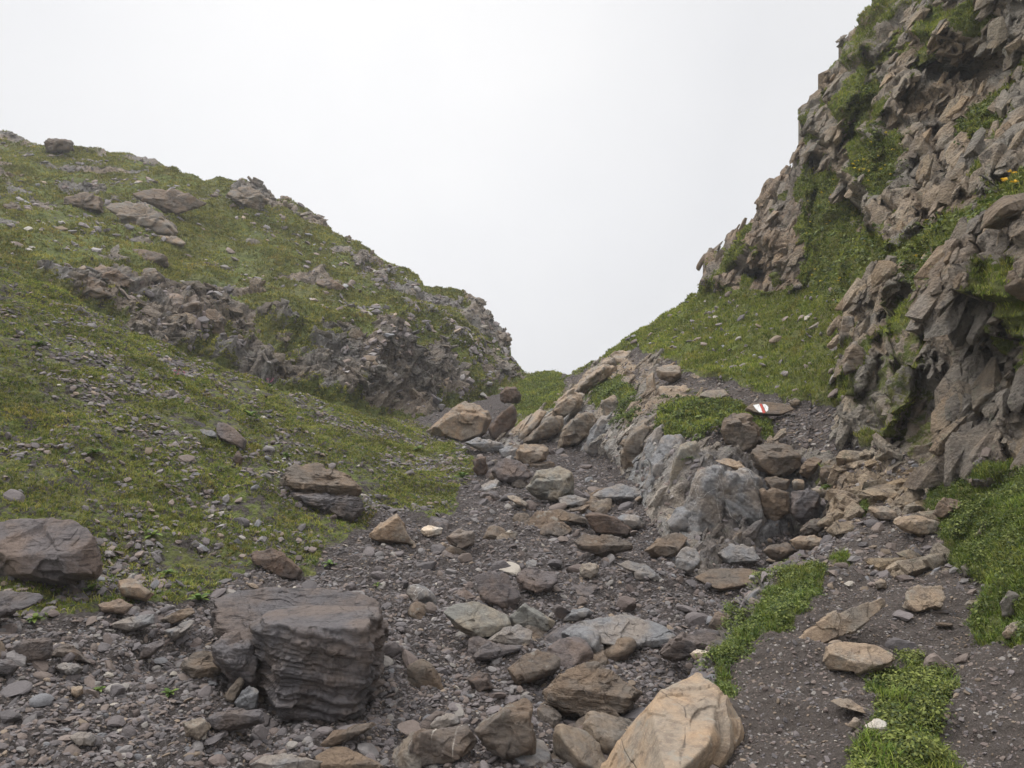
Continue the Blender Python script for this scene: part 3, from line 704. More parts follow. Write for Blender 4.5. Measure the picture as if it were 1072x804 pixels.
B = [ # name, label, outline, material, options
 ('boulder','squarish brown boulder perched on the far skyline at left',[(48,150),(49,147),(62,148),(73,148),(76,152),(75,161),(62,161),(50,160)],'brown',dict(far=1,deep=1.0,top=.15,sink=-.25)),
 ('rock','broad grey layered slab dipping left on the far hillside',[(112,210),(131,202),(157,208),(179,226),(186,237),(182,245),(157,240),(134,231),(120,217)],'lichen',dict(far=1,deep=.6,strata=1.2)),
 ('rock','brown ridged rock just above the broad layered slab on the far hillside',[(140,198),(168,192),(196,198),(213,208),(207,212),(182,220),(157,208)],'layer',dict(far=1,deep=.6,strata=.8)),
 ('rock','dark pointed rock left of the broad layered slab on the far hillside',[(64,206),(87,197),(105,203),(110,220),(92,218),(73,212)],'layer',dict(far=1,deep=.7)),
 ('rock','pale humped rock breaking the far skyline above the hillside',[(238,199),(252,191),(269,197),(281,208),(266,216),(246,209)],'lichen',dict(far=1,deep=.8)),
 ('rock','long brown slab topping the rocky ledge of the far hillside',[(95,272),(118,275),(140,290),(134,297),(112,293)],'pinktan',dict(far=1,deep=.7,strata=.8)),
 ('rock','dark broken rock at the left end of the far ledge',[(50,288),(85,281),(108,290),(118,305),(105,311),(75,299)],'layer',dict(far=1,deep=.6)),
 ('rock','dark slanting rock alone in the grass above the far ledge',[(138,257),(155,257),(172,264),(175,278),(160,275),(146,266)],'layer',dict(far=1,deep=.6,strata=1)),
 ('rock','small rounded grey rock just below the dark slanting one',[(148,279),(160,278),(170,289),(160,293),(150,288)],'lichen',dict(far=1,deep=.6)),
 ('rock','thin pale slab lying under the broad layered slab',[(163,244),(185,246),(194,252),(190,256),(170,251)],'pale',dict(far=1,deep=.5)),
 ('rock','brown jointed crag in the middle of the far ledge',[(176,301),(205,304),(213,318),(204,330),(178,320)],'pinktan',dict(far=1,deep=.9)),
 ('rock','narrow dark crag with a cleft right of the brown jointed crag',[(214,322),(226,316),(236,330),(234,348),(218,344)],'layer',dict(far=1,deep=.9)),
 ('rock','low brown rock in the grass at the right of the far hillside',[(330,288),(348,290),(362,299),(350,303),(333,296)],'pinktan',dict(far=1,deep=.6)),
 ('rock','small dark rock stuck in the slope by the far skyline at left',[(0,210),(14,212),(28,220),(27,223),(6,216)],'layer',dict(far=1,deep=.6)),
 ('boulder','large tan rounded boulder blocking the stream at the gap',[(442,446),(467,432),(481,420),(503,421),(515,436),(509,453),(484,461),(456,454)],'tan',dict(Yb=19.8,deep=.8,top=.3)),
 ('boulder','dark brown slab leaning against the tan boulder at the gap',[(512,447),(520,434),(536,422),(541,431),(537,445),(523,460),(513,456)],'rust',dict(Yb=19.6,deep=.7,top=.1)),
 ('boulder','dark round boulder on the green mound at the gap',[(523,412),(530,405),(539,404),(546,413),(543,421),(526,421)],'rust',dict(Yb=25.5,deep=1,top=.2)),
 ('rock','smooth blue grey slab in front of the tan boulder',[(486,463),(500,457),(525,463),(528,471),(505,472)],'grey',dict(deep=.6)),
 ('rock','pale grey rock beside the tan block at the slab foot',[(522,470),(533,466),(545,470),(542,479),(525,478)],'grey',dict(deep=.8)),
 ('rock','tan rounded block at the foot of the far slabs',[(541,472),(550,464),(562,463),(574,468),(572,480),(553,486),(543,480)],'tan',dict(deep=.9)),
 ('rock','low grey flat rock under the tan rounded block',[(515,492),(528,478),(545,482),(556,496),(545,505),(522,502)],'purple',dict(deep=.7,top=.7)),
 ('rock','reddish square block at the tip of the grassy slope',[(495,481),(501,477),(508,477),(511,492),(504,499),(496,492)],'rust',dict(deep=.9,top=.1)),
 ('rock','grey crusted slab topping the ledge in the grassy slope',[(296,511),(302,495),(318,486),(338,486),(360,496),(376,515),(370,524),(345,523),(315,521)],'layer',dict(Yb=11.2,deep=1.1,top=.6,strata=1,rough=1.3,sink=-.05)),
 ('rock','dark overhanging layer under the crusted slab in the slope',[(304,514),(330,512),(352,515),(376,516),(380,532),(366,547),(344,540),(318,528)],'slate',dict(Yb=11.0,deep=1.1,top=.15,strata=1.2,rough=1.2)),
 ('rock','orange brown pyramid shaped rock at the foot of the slope',[(379,559),(395,549),(406,538),(413,533),(420,543),(435,569),(428,571),(406,568)],'tan',dict(deep=.9,top=0,rough=.6)),
 ('rock','small white knobbly stone right of the pyramid rock',[(439,554),(448,548),(463,553),(462,559),(448,563)],'white',dict(deep=.8)),
 ('rock','tan blocky rock right of the white knobbly stone',[(467,562),(481,553),(495,556),(497,568),(484,574),(470,569)],'pinktan',dict(deep=.9,top=.35)),
 ('rock','long red brown rock wedged in the grass above the slate block',[(260,577),(277,574),(296,576),(317,597),(313,607),(294,603),(266,589)],'rust',dict(deep=.6,top=.3)),
 ('rock','flat dark brown slab alone high on the near grassy slope',[(224,441),(238,441),(258,459),(256,470),(242,465),(230,459)],'purple',dict(deep=.7,top=.7)),
 ('rock','flat blue grey stone beside the dark brown slab on the slope',[(208,448),(224,451),(228,458),(213,456)],'grey',dict(deep=.9,top=.8)),
 ('rock','small dark knob below the dark brown slab on the slope',[(244,479),(249,471),(255,478),(252,486),(246,485)],'rust',dict(deep=.9)),
 ('boulder','large flat purple brown boulder cut by the left edge of the slope foot',[(-24,550),(0,543),(21,538),(53,534),(81,541),(99,559),(106,584),(99,601),(64,607),(21,606),(-24,608)],'purple',dict(deep=.8,top=.6,Yb=7.0,rough=.7)),
 ('rock','dark layered ledge below the large purple brown boulder',[(-24,618),(0,616),(40,616),(44,626),(12,642),(-24,652)],'slate',dict(deep=.7,top=.6,strata=1)),
 ('rock','orange tan knobbly rock right of the large purple boulder',[(124,606),(140,603),(159,619),(152,628),(127,623)],'tan',dict(deep=.9)),
 ('rock','pinkish flat rock under the orange tan knobbly rock',[(103,632),(125,626),(139,633),(130,642),(108,641)],'pinktan',dict(deep=.8,top=.6)),
 ('rock','pale grey wedge slab lying on scree below the knobbly rock',[(117,652),(134,645),(162,641),(161,652),(138,660),(122,657)],'grey',dict(deep=.8,top=.55)),
 ('rock','tan grey plank of rock right of the pale grey wedge',[(166,648),(185,639),(202,634),(204,641),(178,654)],'layer',dict(deep=.8)),
 ('rock','grey blade of rock pointing up right under the tan plank',[(173,659),(198,647),(206,651),(190,665),(180,675)],'grey',dict(deep=.8)),
 ('rock','dark slanting rock edge below the grey blade',[(142,691),(148,677),(170,666),(174,672),(155,688)],'slate',dict(deep=.8)),
 ('rock','grey block with a tan vein on the left scree',[(48,687),(55,670),(71,672),(83,681),(94,692),(86,695),(62,689)],'stripe',dict(deep=.9)),
 ('rock','dark shadowed slab behind the tan veined block',[(8,677),(30,668),(54,664),(52,688),(18,694)],'slate',dict(deep=.6,top=.3)),
 ('rock','dark pointed rock at the left edge below the shadowed slab',[(-12,692),(8,688),(21,697),(8,705),(-12,706)],'slate',dict(deep=.9)),
 ('rock','rounded grey stone just under the tan veined block',[(58,696),(68,692),(80,693),(87,699),(76,708),(64,703)],'grey',dict(deep=.9)),
 ('rock','pale angular stone alone on the lower left scree',[(74,719),(85,716),(88,725),(80,730),(75,726)],'pale',dict(deep=.9)),
 ('rock','flat grey stone near the bottom of the left scree',[(72,771),(82,765),(94,766),(101,772),(95,781),(80,780)],'grey',dict(deep=.9)),
 ('rock','rounded orange stained stone left of the slate block foot',[(192,756),(212,748),(219,760),(208,776),(196,768)],'tan',dict(deep=.7)),
 ('rock','upright tan splinter leaning on the slate block',[(234,727),(251,707),(256,712),(245,733),(237,733)],'tan',dict(deep=.7)),
 ('rock','grey slab standing between tan splinter and slate block',[(245,733),(262,715),(271,722),(268,738),(252,745)],'grey',dict(deep=.7)),
 ('rock','dark flat rock lying under the tan splinter',[(217,751),(240,742),(275,741),(277,756),(240,764),(222,762)],'slate',dict(deep=.8,top=.25)),
 ('boulder','huge dark slate block with ripple layered face',[(262,650),(284,632),(330,622),(396,626),(400,660),(403,745),(376,764),(321,779),(288,772),(273,747),(267,700)],'slate',dict(deep=1.2,top=.22,strata=1.5,Yb=5.7,rough=.85,sharp=60)),
 ('boulder','sloping slate ledge behind and above the huge slate block',[(222,650),(230,616),(270,600),(321,600),(372,603),(396,611),(403,650),(330,672),(262,676),(236,668)],'slate',dict(deep=1.3,top=.95,strata=1.5,Yb=6.1,rough=.8,sink=.05)),
 ('rock','broken slate chunk leaning on the left side of the huge slate block',[(222,668),(240,655),(262,660),(272,690),(268,722),(246,705),(230,690)],'slate',dict(deep=1.2,top=.3,strata=1.2,Yb=5.85,sink=.04)),
 ('rock','smaller flat slate chunk sunk in scree left of the leaning one',[(190,690),(206,676),(228,674),(240,690),(226,704),(200,704)],'layer',dict(deep=1.2,top=.7,strata=1.0,sink=.03)),
 ('rock','brown slab wedged beneath the foot of the slate block',[(326,780),(350,764),(385,754),(396,757),(368,774),(348,782)],'brown',dict(deep=.8,Yb=5.3)),
 ('rock','grey rock with white quartz corner at the bottom edge',[(263,797),(278,790),(297,787),(338,796),(338,812),(262,812)],'grey',dict(deep=.8,top=.5,Yb=4.95)),
 ('rock','rounded tan grey rock at the bottom edge beside the quartz cornered one',[(332,790),(345,781),(361,779),(388,792),(408,806),(404,812),(336,812)],'layer',dict(deep=.8,top=.6,Yb=4.98)),
 ('rock','brown block crossed by white quartz veins near the bottom',[(428,776),(438,764),(486,755),(498,775),(471,801),(430,799)],'stripe',dict(deep=.9,top=.25)),
 ('rock','thin grey slab behind the white veined brown block',[(446,762),(458,751),(471,745),(481,750),(482,757),(460,764)],'grey',dict(deep=.8)),
 ('rock','large dark brown boulder with a pointed top near the bottom',[(498,757),(520,741),(537,727),(550,723),(557,735),(559,788),(542,796),(501,784)],'brown',dict(deep=.9,top=.3,rough=.8)),
 ('rock','brown wedge tilted up left above the pointed boulder',[(533,697),(548,685),(565,676),(586,687),(585,699),(562,712),(545,718),(538,706)],'brown',dict(deep=.9,top=.6,rough=.6)),
 ('boulder','large layered grey brown boulder right of the brown wedge',[(573,722),(590,703),(605,694),(628,694),(654,711),(668,722),(659,742),(628,753),(597,748),(575,738)],'layer',dict(deep=.9,top=.5,strata=.8)),
 ('rock','broad pale green grey slab in the middle of the bed',[(460,645),(476,629),(496,627),(516,633),(529,641),(533,654),(509,669),(489,669),(478,655)],'green',dict(deep=.8,top=.65,rough=.7)),
 ('rock','pale grey pyramid right of the broad green grey slab',[(532,646),(551,629),(567,640),(581,648),(578,659),(552,662),(536,656)],'green',dict(deep=.9,top=0,rough=.5)),
 ('rock','smooth grey slab below the pale pyramid',[(509,670),(525,658),(542,651),(556,660),(553,675),(525,674)],'grey',dict(deep=.8,top=.7)),
 ('rock','dark wet wedge under the smooth grey slab',[(495,686),(505,675),(515,670),(545,675),(548,685),(520,688),(501,695)],'slate',dict(deep=.8)),
 ('rock','small brown rock left of the brown wedge',[(489,710),(501,701),(511,706),(519,720),(499,725)],'rust',dict(deep=.9)),
 ('rock','square flat purple slab with broken front edge in the bed',[(541,599),(554,592),(582,595),(583,608),(567,622),(545,614)],'purple',dict(deep=.9,top=.6)),
 ('rock','sunken flat brown slab left of the square purple slab',[(496,603),(512,595),(530,598),(544,622),(538,636),(508,630)],'purple',dict(deep=.6,top=.9)),
 ('rock','greenish boulder standing mid bed below the tan rounded block',[(551,508),(565,492),(584,486),(596,494),(600,515),(578,524),(560,517)],'green',dict(deep=.9,top=.4)),
 ('rock','flat rounded grey rock under the greenish boulder',[(583,521),(602,517),(615,522),(612,529),(588,530)],'grey',dict(deep=.8,top=.7)),
 ('rock','dark brown tilted boulder with pointed left top in the bed',[(612,538),(620,533),(645,540),(661,552),(660,563),(640,560),(624,556)],'rust',dict(deep=.8,top=.15,rough=.6)),
 ('rock','long flat brown slab in front of the dark tilted boulder',[(602,566),(615,558),(640,559),(662,566),(660,575),(632,581),(607,574)],'brown',dict(deep=.8,top=.5,strata=1)),
 ('rock','grey rock leaning behind the dark tilted boulder',[(646,541),(658,535),(668,539),(676,547),(673,555),(655,550)],'grey',dict(deep=.8)),
 ('rock','grey brown boulder before the white veined wall',[(674,575),(688,563),(707,553),(720,561),(714,576),(697,583),(682,583)],'layer',dict(deep=.9,top=.6,rough=.6)),
 ('rock','low grey mound of rock up bed at the wall foot',[(620,518),(635,509),(650,505),(672,512),(682,520),(660,523),(634,524)],'grey',dict(deep=.8,top=.8)),
 ('rock','long tan slab wedge beside the flat rounded grey rock',[(560,535),(585,531),(612,541),(614,549),(590,545),(565,541)],'layer',dict(deep=.7,top=.8)),
 ('rock','small bright tan splinter mid bed left of the greenish boulder',[(528,517),(540,517),(552,526),(549,534),(540,527),(530,524)],'pale',dict(deep=.8)),
 ('rock','broad flat tan triangular slab by the trail bank',[(728,603),(747,592),(774,591),(805,599),(785,612),(751,621)],'layer',dict(deep=1.2,top=.85,rough=.3)),
 ('rock','dark grey flat rock above the tan triangular slab',[(753,578),(767,568),(787,571),(797,588),(775,590),(760,588)],'grey',dict(deep=.9,top=.7)),
 ('rock','narrow grey slab pointing at the camera left of the triangular slab',[(646,589),(660,585),(676,588),(694,606),(680,607),(660,597)],'grey',dict(deep=.9,top=.8)),
 ('boulder','huge smooth blue grey boulder across the middle bed',[(589,660),(605,650),(630,644),(657,640),(687,651),(707,664),(696,682),(662,679),(615,675),(592,668)],'grey',dict(deep=.9,top=.75,rough=.8)),
 ('boulder','long dark log like rock wedged under the trail bank',[(690,680),(709,664),(739,654),(762,660),(758,670),(739,680),(709,690),(694,687)],'slate',dict(deep=.8,top=.5,Yb=6.6)),
 ('rock','small pointed tan rock on the end of the log like one',[(740,656),(752,638),(764,647),(759,660)],'pinktan',dict(deep=.8,Yb=7.0)),
 ('rock','little white stone where the trail grass meets the ochre rock',[(723,684),(731,679),(743,683),(741,689),(728,690)],'white',dict(deep=.9,Yb=5.3)),
 ('rock','cream boulder on the bank above the slabs beside the path',[(687,387),(692,380),(700,380),(712,383),(714,394),(703,400),(692,396)],'pale',dict(deep=.9)),
 ('rock','flat tan slab in the path left of the painted stone',[(728,418),(740,407),(758,406),(762,412),(754,417)],'pale',dict(deep=1,top=.9)),
 ('boulder','rounded tan boulder at the bank edge under the painted stone',[(755,450),(762,434),(771,431),(781,434),(795,444),(793,460),(786,472),(770,474),(758,462)],'layer',dict(deep=.9,top=.3,Yb=12.0)),
 ('boulder','bulky weathered rock in the bank right of the rounded tan boulder',[(785,472),(795,464),(806,460),(824,463),(838,474),(836,492),(825,501),(805,497),(791,487)],'layer',dict(deep=.8,top=.4,Yb=11.2)),
 ('rock','pale wedge slab sticking out of the bank over the grey wall',[(748,481),(757,478),(768,479),(778,485),(791,499),(776,493),(760,487)],'pale',dict(deep=.8,Yb=11.0)),
 ('rock','round knob low in the bank beneath the bulky rock',[(829,503),(835,499),(842,503),(841,512),(832,512)],'pale',dict(deep=.9,Yb=10.8)),
 ('rock','long leaning bank rock right of the bulky weathered rock',[(836,494),(842,482),(851,476),(862,480),(856,490),(845,500)],'layer',dict(deep=.9,Yb=11.0)),
 ('rock','grey faced block under the path edge in the bank',[(857,500),(860,488),(871,485),(876,492),(870,503),(861,505)],'layer',dict(deep=.9,Yb=10.6)),
 ('rock','small pale rock beside the green cushion in the bank',[(849,511),(858,508),(867,515),(862,521),(851,518)],'pale',dict(deep=.9,Yb=10.4)),
 ('rock','jointed block in the bank between round knob and pale wedge',[(800,500),(812,497),(826,502),(824,512),(806,513)],'layer',dict(deep=.8,Yb=10.9)),
 ('rock','tan boulder on the rim of the grass right of the path',[(978,536),(984,526),(993,518),(1007,522),(1007,533),(997,538),(985,544)],'pinktan',dict(deep=.9,top=.5)),
 ('rock','pale slanted slab lying in the green bank at right',[(1019,561),(1028,549),(1038,540),(1056,536),(1050,548),(1032,562)],'pale',dict(deep=.6,top=.7)),
 ('rock','grey stone at the lower rim of the green bank',[(1005,592),(1010,587),(1019,587),(1022,600),(1011,606)],'lichen',dict(deep=.9)),
 ('rock','orange tan boulder at the left edge of the path',[(875,560),(883,549),(892,542),(905,546),(903,556),(893,562),(880,571)],'tan',dict(deep=.8,top=.5,Yb=8.0)),
 ('rock','long pale step stone across the path',[(932,542),(954,537),(982,545),(980,559),(962,560),(944,554)],'pale',dict(deep=.8,top=.35)),
 ('rock','pale step stone left of the long one across the path',[(908,530),(922,528),(938,534),(941,547),(922,544)],'pale',dict(deep=.8,top=.4)),
 ('rock','whitish rounded rock in the stream recess below the orange boulder',[(827,565),(838,560),(852,559),(865,566),(860,575),(834,574)],'pale',dict(deep=.8,Yb=8.8)),
 ('rock','brown angular rock behind the whitish one in the recess',[(838,554),(848,544),(858,541),(863,552),(854,560),(842,560)],'brown',dict(deep=.9,Yb=9.8)),
 ('rock','brown flat topped rock left of the whitish one',[(799,575),(810,568),(822,566),(833,576),(820,587),(806,583)],'brown',dict(deep=.9,Yb=8.9)),
 ('boulder','broad cream rock in the middle of the path',[(864,692),(868,672),(884,669),(914,674),(934,682),(937,689),(927,698),(905,706),(870,699)],'pale',dict(deep=.9,top=.6,rough=.7)),
 ('rock','flat cream blade of rock left of the leafy patch',[(865,735),(875,729),(886,728),(899,736),(909,751),(897,749),(880,739)],'pale',dict(deep=.9,top=.8)),
 ('rock','bright white stone touching the leafy patch',[(905,760),(915,751),(925,756),(933,765),(929,771),(908,768)],'white',dict(deep=.8,top=.5)),
 ('rock','little tan stone under the flat cream blade',[(887,759),(894,750),(901,755),(897,763)],'pale',dict(deep=.9)),
 ('rock','cream slab outcrop in the path below the steps',[(943,634),(951,616),(962,608),(986,610),(989,624),(982,636),(958,641)],'pale',dict(deep=.9,top=.9,rough=1.2)),
 ('rock','thin dark slate tile on the path right of the cream outcrop',[(974,638),(992,638),(994,643),(976,642)],'slate',dict(deep=1,top=.5)),
 ('rock','second thin slate tile nearer than the first on the path',[(979,651),(997,652),(997,656),(980,655)],'brown',dict(deep=1,top=.5)),
 ('rock','mossy upright rock in the green bank at the right edge',[(1047,630),(1057,617),(1069,626),(1068,645),(1051,645)],'lichen',dict(deep=.7,top=.2)),
 ('rock','pale rock just under the mossy upright one at the right edge',[(1049,662),(1058,651),(1069,648),(1072,660),(1062,668),(1052,668)],'pale',dict(deep=.7)),
 ('rock','pale block on the path rim below the green bank',[(1010,632),(1016,627),(1026,627),(1024,635),(1013,638)],'pale',dict(deep=.9)),
 ('rock','small cream cube of rock at the head of the ochre strip',[(916,609),(921,605),(928,607),(928,615),(918,616)],'pale',dict(deep=.9)),
 ('rock','pale flat rock alone in the green saddle slope',[(846,343),(860,334),(862,338),(851,345)],'pale',dict(deep=.8)),
 ('rock','dark pointed rock standing at the foot of the cliff fins',[(881,378),(888,362),(896,355),(909,376),(906,384),(884,391)],'lichen',dict(deep=.8,top=.1)),
 ('rock','narrow rock above the dark pointed one beside the saddle grass',[(878,352),(882,329),(894,331),(894,348),(882,364)],'lichen',dict(deep=.8,top=.1)),
 ('rock','grey stone in the grass edge right above the path bend',[(880,414),(888,409),(895,413),(893,424),(883,424)],'lichen',dict(deep=.9)),
 ('rock','long leaning fin of rock in front of the cliff recess',[(893,455),(903,438),(916,428),(922,434),(912,446),(900,462)],'lichen',dict(deep=.8,top=.1)),
 ('rock','longer leaning fin of rock right of the first fin',[(938,452),(952,430),(968,412),(976,414),(968,432),(950,456)],'lichen',dict(deep=.8,top=.1)),
 ('rock','small stone lump at the trail bend under the saddle',[(826,420),(832,416),(838,420),(836,425),(828,425)],'lichen',dict(deep=.9)),
 ('slab_rock','tan and grey slab rib farthest left in the bank by the gap',[(523,463),(537,449),(565,424),(572,430),(560,450),(548,465),(530,468)],'pale',dict(deep=1.2,top=.1,Yb=20.5,rough=1.2)),
 ('slab_rock','lower grey piece of the rib climbing from the stream bed to the scar',[(548,462),(556,450),(570,437),(584,432),(588,444),(580,456),(564,462)],'lichen',dict(deep=1.3,top=.1,Yb=19.6,rough=1.5)),
 ('slab_rock','middle piece of the pale rib climbing from bed to scar',[(572,436),(584,420),(600,409),(614,407),(608,424),(594,438),(582,442)],'pale',dict(deep=1.3,top=.15,Yb=20.6,rough=1.6)),
 ('slab_rock','upper cream piece of the rib just under the skyline scar',[(596,412),(610,394),(632,378),(645,374),(640,390),(622,408),(606,416)],'pale',dict(deep=1.2,top=.2,Yb=22.5,rough=1.6)),
 ('slab_rock','fluted grey slab below the knoll of cushion plants',[(583,470),(587,452),(604,432),(618,430),(628,437),(626,454),(606,468)],'lichen',dict(deep=1.1,top=.1,Yb=18.6,rough=1.6)),
 ('slab_rock','pale rock showing through the knoll of cushion plants',[(629,421),(643,413),(651,424),(644,441),(632,438)],'lichen',dict(deep=.9,top=.2,Yb=18.2,rough=1.4)),
 ('slab_rock','grey slab leaning left above mid bed with vertical flutes',[(646,476),(652,460),(671,441),(690,432),(688,455),(679,488),(668,499),(652,493)],'lichen',dict(deep=1.1,top=.1,Yb=14.6,rough=1.5)),
 ('slab_rock','tall blue grey slab left of the white veined wall',[(674,508),(680,474),(694,458),(712,452),(725,472),(726,494),(716,516),(702,526),(684,520)],'grey',dict(deep=1.1,top=.12,Yb=12.4,rough=1.6)),
 ('slab_rock','left half of the broad grey wall laced with white quartz veins',[(714,548),(720,515),(728,494),(742,481),(756,484),(764,505),(764,540),(758,566),(735,570),(718,562)],'vein',dict(deep=1.0,top=.1,Yb=10.9,rough=1.0,strata=11)),
 ('slab_rock','right half of the quartz veined wall reaching into the dark recess',[(752,500),(762,486),(778,487),(794,500),(802,520),(804,552),(788,564),(760,566),(752,540)],'vein',dict(deep=1.0,top=.12,Yb=10.9,rough=1.1,strata=11)),
 ('slab_rock','smooth pale grey slab rising from mid bed left of the vertical flutes',[(612,470),(618,450),(630,432),(644,430),(650,446),(644,468),(632,480),(618,476)],'grey',dict(deep=.7,top=.12,Yb=17.6,rough=.9)),
 ('slab_rock','long pale grey slab between the fluted slab and the tall blue grey slab',[(664,500),(672,470),(684,448),(698,438),(704,452),(694,482),(684,512),(672,512)],'grey',dict(deep=.7,top=.12,Yb=13.7,rough=.9)),
 ('slab_rock','steep grey slab immediately left of the white veined wall under the cushions',[(696,524),(702,490),(712,462),(728,458),(736,476),(728,505),(722,530),(708,540)],'green',dict(deep=.6,top=.12,Yb=11.9,rough=.9)),
 ('slab_rock','smooth blue grey foot left of the veined wall slab',[(697,545),(712,527),(725,532),(724,558),(706,560)],'grey',dict(deep=1.1,top=.3,Yb=10.9,rough=.9)),
 ('slab_rock','thin pale rib standing up beside the dirt scar in the bank',[(677,392),(684,386),(690,424),(682,440),(676,424)],'pale',dict(deep=1.3,top=.1,Yb=17.2,rough=1.4)),
 ('slab_rock','pale layered slab above the shelf of cushion plants',[(692,403),(716,399),(731,408),(728,418),(702,423),(691,432)],'pale',dict(deep=1.2,top=.6,Yb=16.2,rough=1.4)),
 ('slab_rock','tan ledge at the head of the long pale rib',[(628,378),(650,362),(660,368),(652,384),(632,392)],'pale',dict(deep=1.1,top=.4,Yb=25,rough=1.6)),
 ('slab_rock','dark block in the recess wall right of the veined slab',[(796,512),(812,508),(826,514),(828,534),(812,545),(798,538)],'layer',dict(deep=.9,top=.1,Yb=10.8,rough=1.5)),
 ('slab_rock','dark jointed block deep in the recess under the path',[(828,514),(846,510),(858,518),(856,540),(838,546),(828,534)],'slate',dict(deep=.9,top=.1,Yb=10.7,rough=1.5)),
 ('slab_rock','low cream strip of bedrock crossing the path diagonally',[(815,674),(850,645),(880,630),(922,612),(927,624),(895,650),(852,668)],'pale',dict(deep=.5,top=.9,Yb=5.0,rough=1.2,sink=.05)),
 ('slab_rock','grey wall foot below the trail edge herbs',[(757,668),(770,640),(780,622),(796,610),(800,618),(786,645),(772,672)],'grey',dict(deep=.9,top=.1,Yb=6.3,rough=1.6)),
 ('rock','grey wet slab at the foot of the white veined wall',[(706,583),(716,572),(730,573),(736,590),(722,598),(708,594)],'grey',dict(deep=.8,top=.6)),
 ('rock','rounded grey cobble lying just below the grey brown boulder',[(663,599),(672,594),(681,600),(676,607),(666,606)],'grey',dict(deep=.9)),
 ('rock','white topped stone in the bed left of the narrow grey slab',[(606,592),(614,587),(624,590),(626,598),(618,606),(608,602)],'pale',dict(deep=.9)),
 ('rock','thin grey slab leaning left of the huge blue grey boulder',[(588,650),(600,638),(612,635),(622,641),(606,650)],'grey',dict(deep=.8)),
 ('rock','flat tan rock right of the leaning fins by the path',[(620,548),(624,546),(630,549),(626,552)],'layer',dict(deep=.8)),
]
B = [b for b in B if 'flat tan rock right of the leaning fins' not in b[1]]
for nm, lab, out, mt, kw in B:
    if nm == 'slab_rock' and kw.get('Yb', 0) > 10: kw = dict(kw, Yb=kw['Yb'] - .4, rough=kw.get('rough', 1) * .75)
    o = hull_rock(nm, lab, out, mt, **kw)
    o['kind'] = 'thing'

# ---- ochre sandstone outcrop in the foreground: long, tapering, sloping towards the stream
hull_rock('sandstone_outcrop','long cracked ochre sandstone outcrop running from the bottom edge beside the path',
  [(545,900),(590,850),(628,804),(650,768),(680,730),(697,698),(710,686),(730,688),(744,710),(762,740),(782,780),(778,815),(755,860),(735,900)],'sand',deep=2.0,top=.76,Yb=3.3,sink=-.09,rough=.42,sharp=50,sub=7,seed=171)['kind'] = 'thing'

# ---- painted trail stone: flat rock with white red white blaze
ts = hull_rock('trail_marker_stone', 'low flat stone in the path painted with a white red white trail blaze',
               [(780,432),(787,424),(805,422),(823,425),(832,431),(815,438),(793,437)], 'layer', deep=1.0, top=.9, Yb=13.0, rough=.2, sink=-.05, cat='trail marker')
def blaze():
    me = ts.data; n = len(me.vertices); co = np.zeros(n * 3, np.float32); me.vertices.foreach_get('co', co)
    co = co.reshape(-1, 3) + np.array(ts.location)
    from mathutils.bvhtree import BVHTree
    fc = np.zeros(len(me.polygons) * 3, np.int32); me.polygons.foreach_get('vertices', fc); fc = fc.reshape(-1, 3)
    bv = BVHTree.FromPolygons([tuple(c) for c in co], [tuple(map(int, f)) for f in fc])
    eye = Vector((0, 0, EYE))
    def patch(poly, name, mat, lift):
        P0 = np.array(poly, float); us_ = np.linspace(P0[:, 0].min(), P0[:, 0].max(), 40); vs_ = np.linspace(P0[:, 1].min(), P0[:, 1].max(), 24)
        vid = {}; vs = []; fs = []
        g = np.meshgrid(us_, vs_); ins = sdf(poly, g[0], g[1]) > 0
        def vert(i, j):
            if (i, j) not in vid:
                dv = Vector(W(us_[j], vs_[i], 1.0)) - eye
                hit = bv.ray_cast(eye, dv.normalized())
                if hit[0] is None: vid[(i, j)] = None
                else: vid[(i, j)] = len(vs); vs.append(np.array(hit[0] + hit[1] * lift) - np.array(ts.location))
            return vid[(i, j)]
        for i in range(23):
            for j in range(39):
                if ins[i, j] and ins[i + 1, j] and ins[i, j + 1] and ins[i + 1, j + 1]:
                    q = [vert(i, j), vert(i + 1, j), vert(i + 1, j + 1), vert(i, j + 1)]
                    if None not in q: fs.append(q)
        if fs: tag(mesh_obj(name, np.array(vs), np.array(fs), mat, ts, True), None)
    n1 = NT('white_paint'); mw = n1.done(n1.mix(n1.ramp(n1.noise(38, 6, .75), .5, .62, 0, .75), (0.72, 0.71, 0.69), (0.28, 0.25, 0.22)), .7)
    n2 = NT('red_paint'); mr = n2.done(n2.mix(n2.ramp(n2.noise(38, 6, .75), .5, .62, 0, .7), (0.46, 0.065, 0.045), (0.22, 0.12, 0.10)), .7)
    patch([(788,424.2),(794.6,422.9),(799.3,432.0),(795,432.2),(791.5,429)], 'white_paint', mw, .006)
    patch([(797.6,423.0),(801.5,423.4),(804.4,426),(804.2,430),(802.0,431.8)], 'white_paint', mw, .006)
    patch([(794.9,422.7),(797.3,422.7),(801.6,432.4),(798.4,433.2),(796.6,428)], 'red_paint', mr, .007)
blaze()

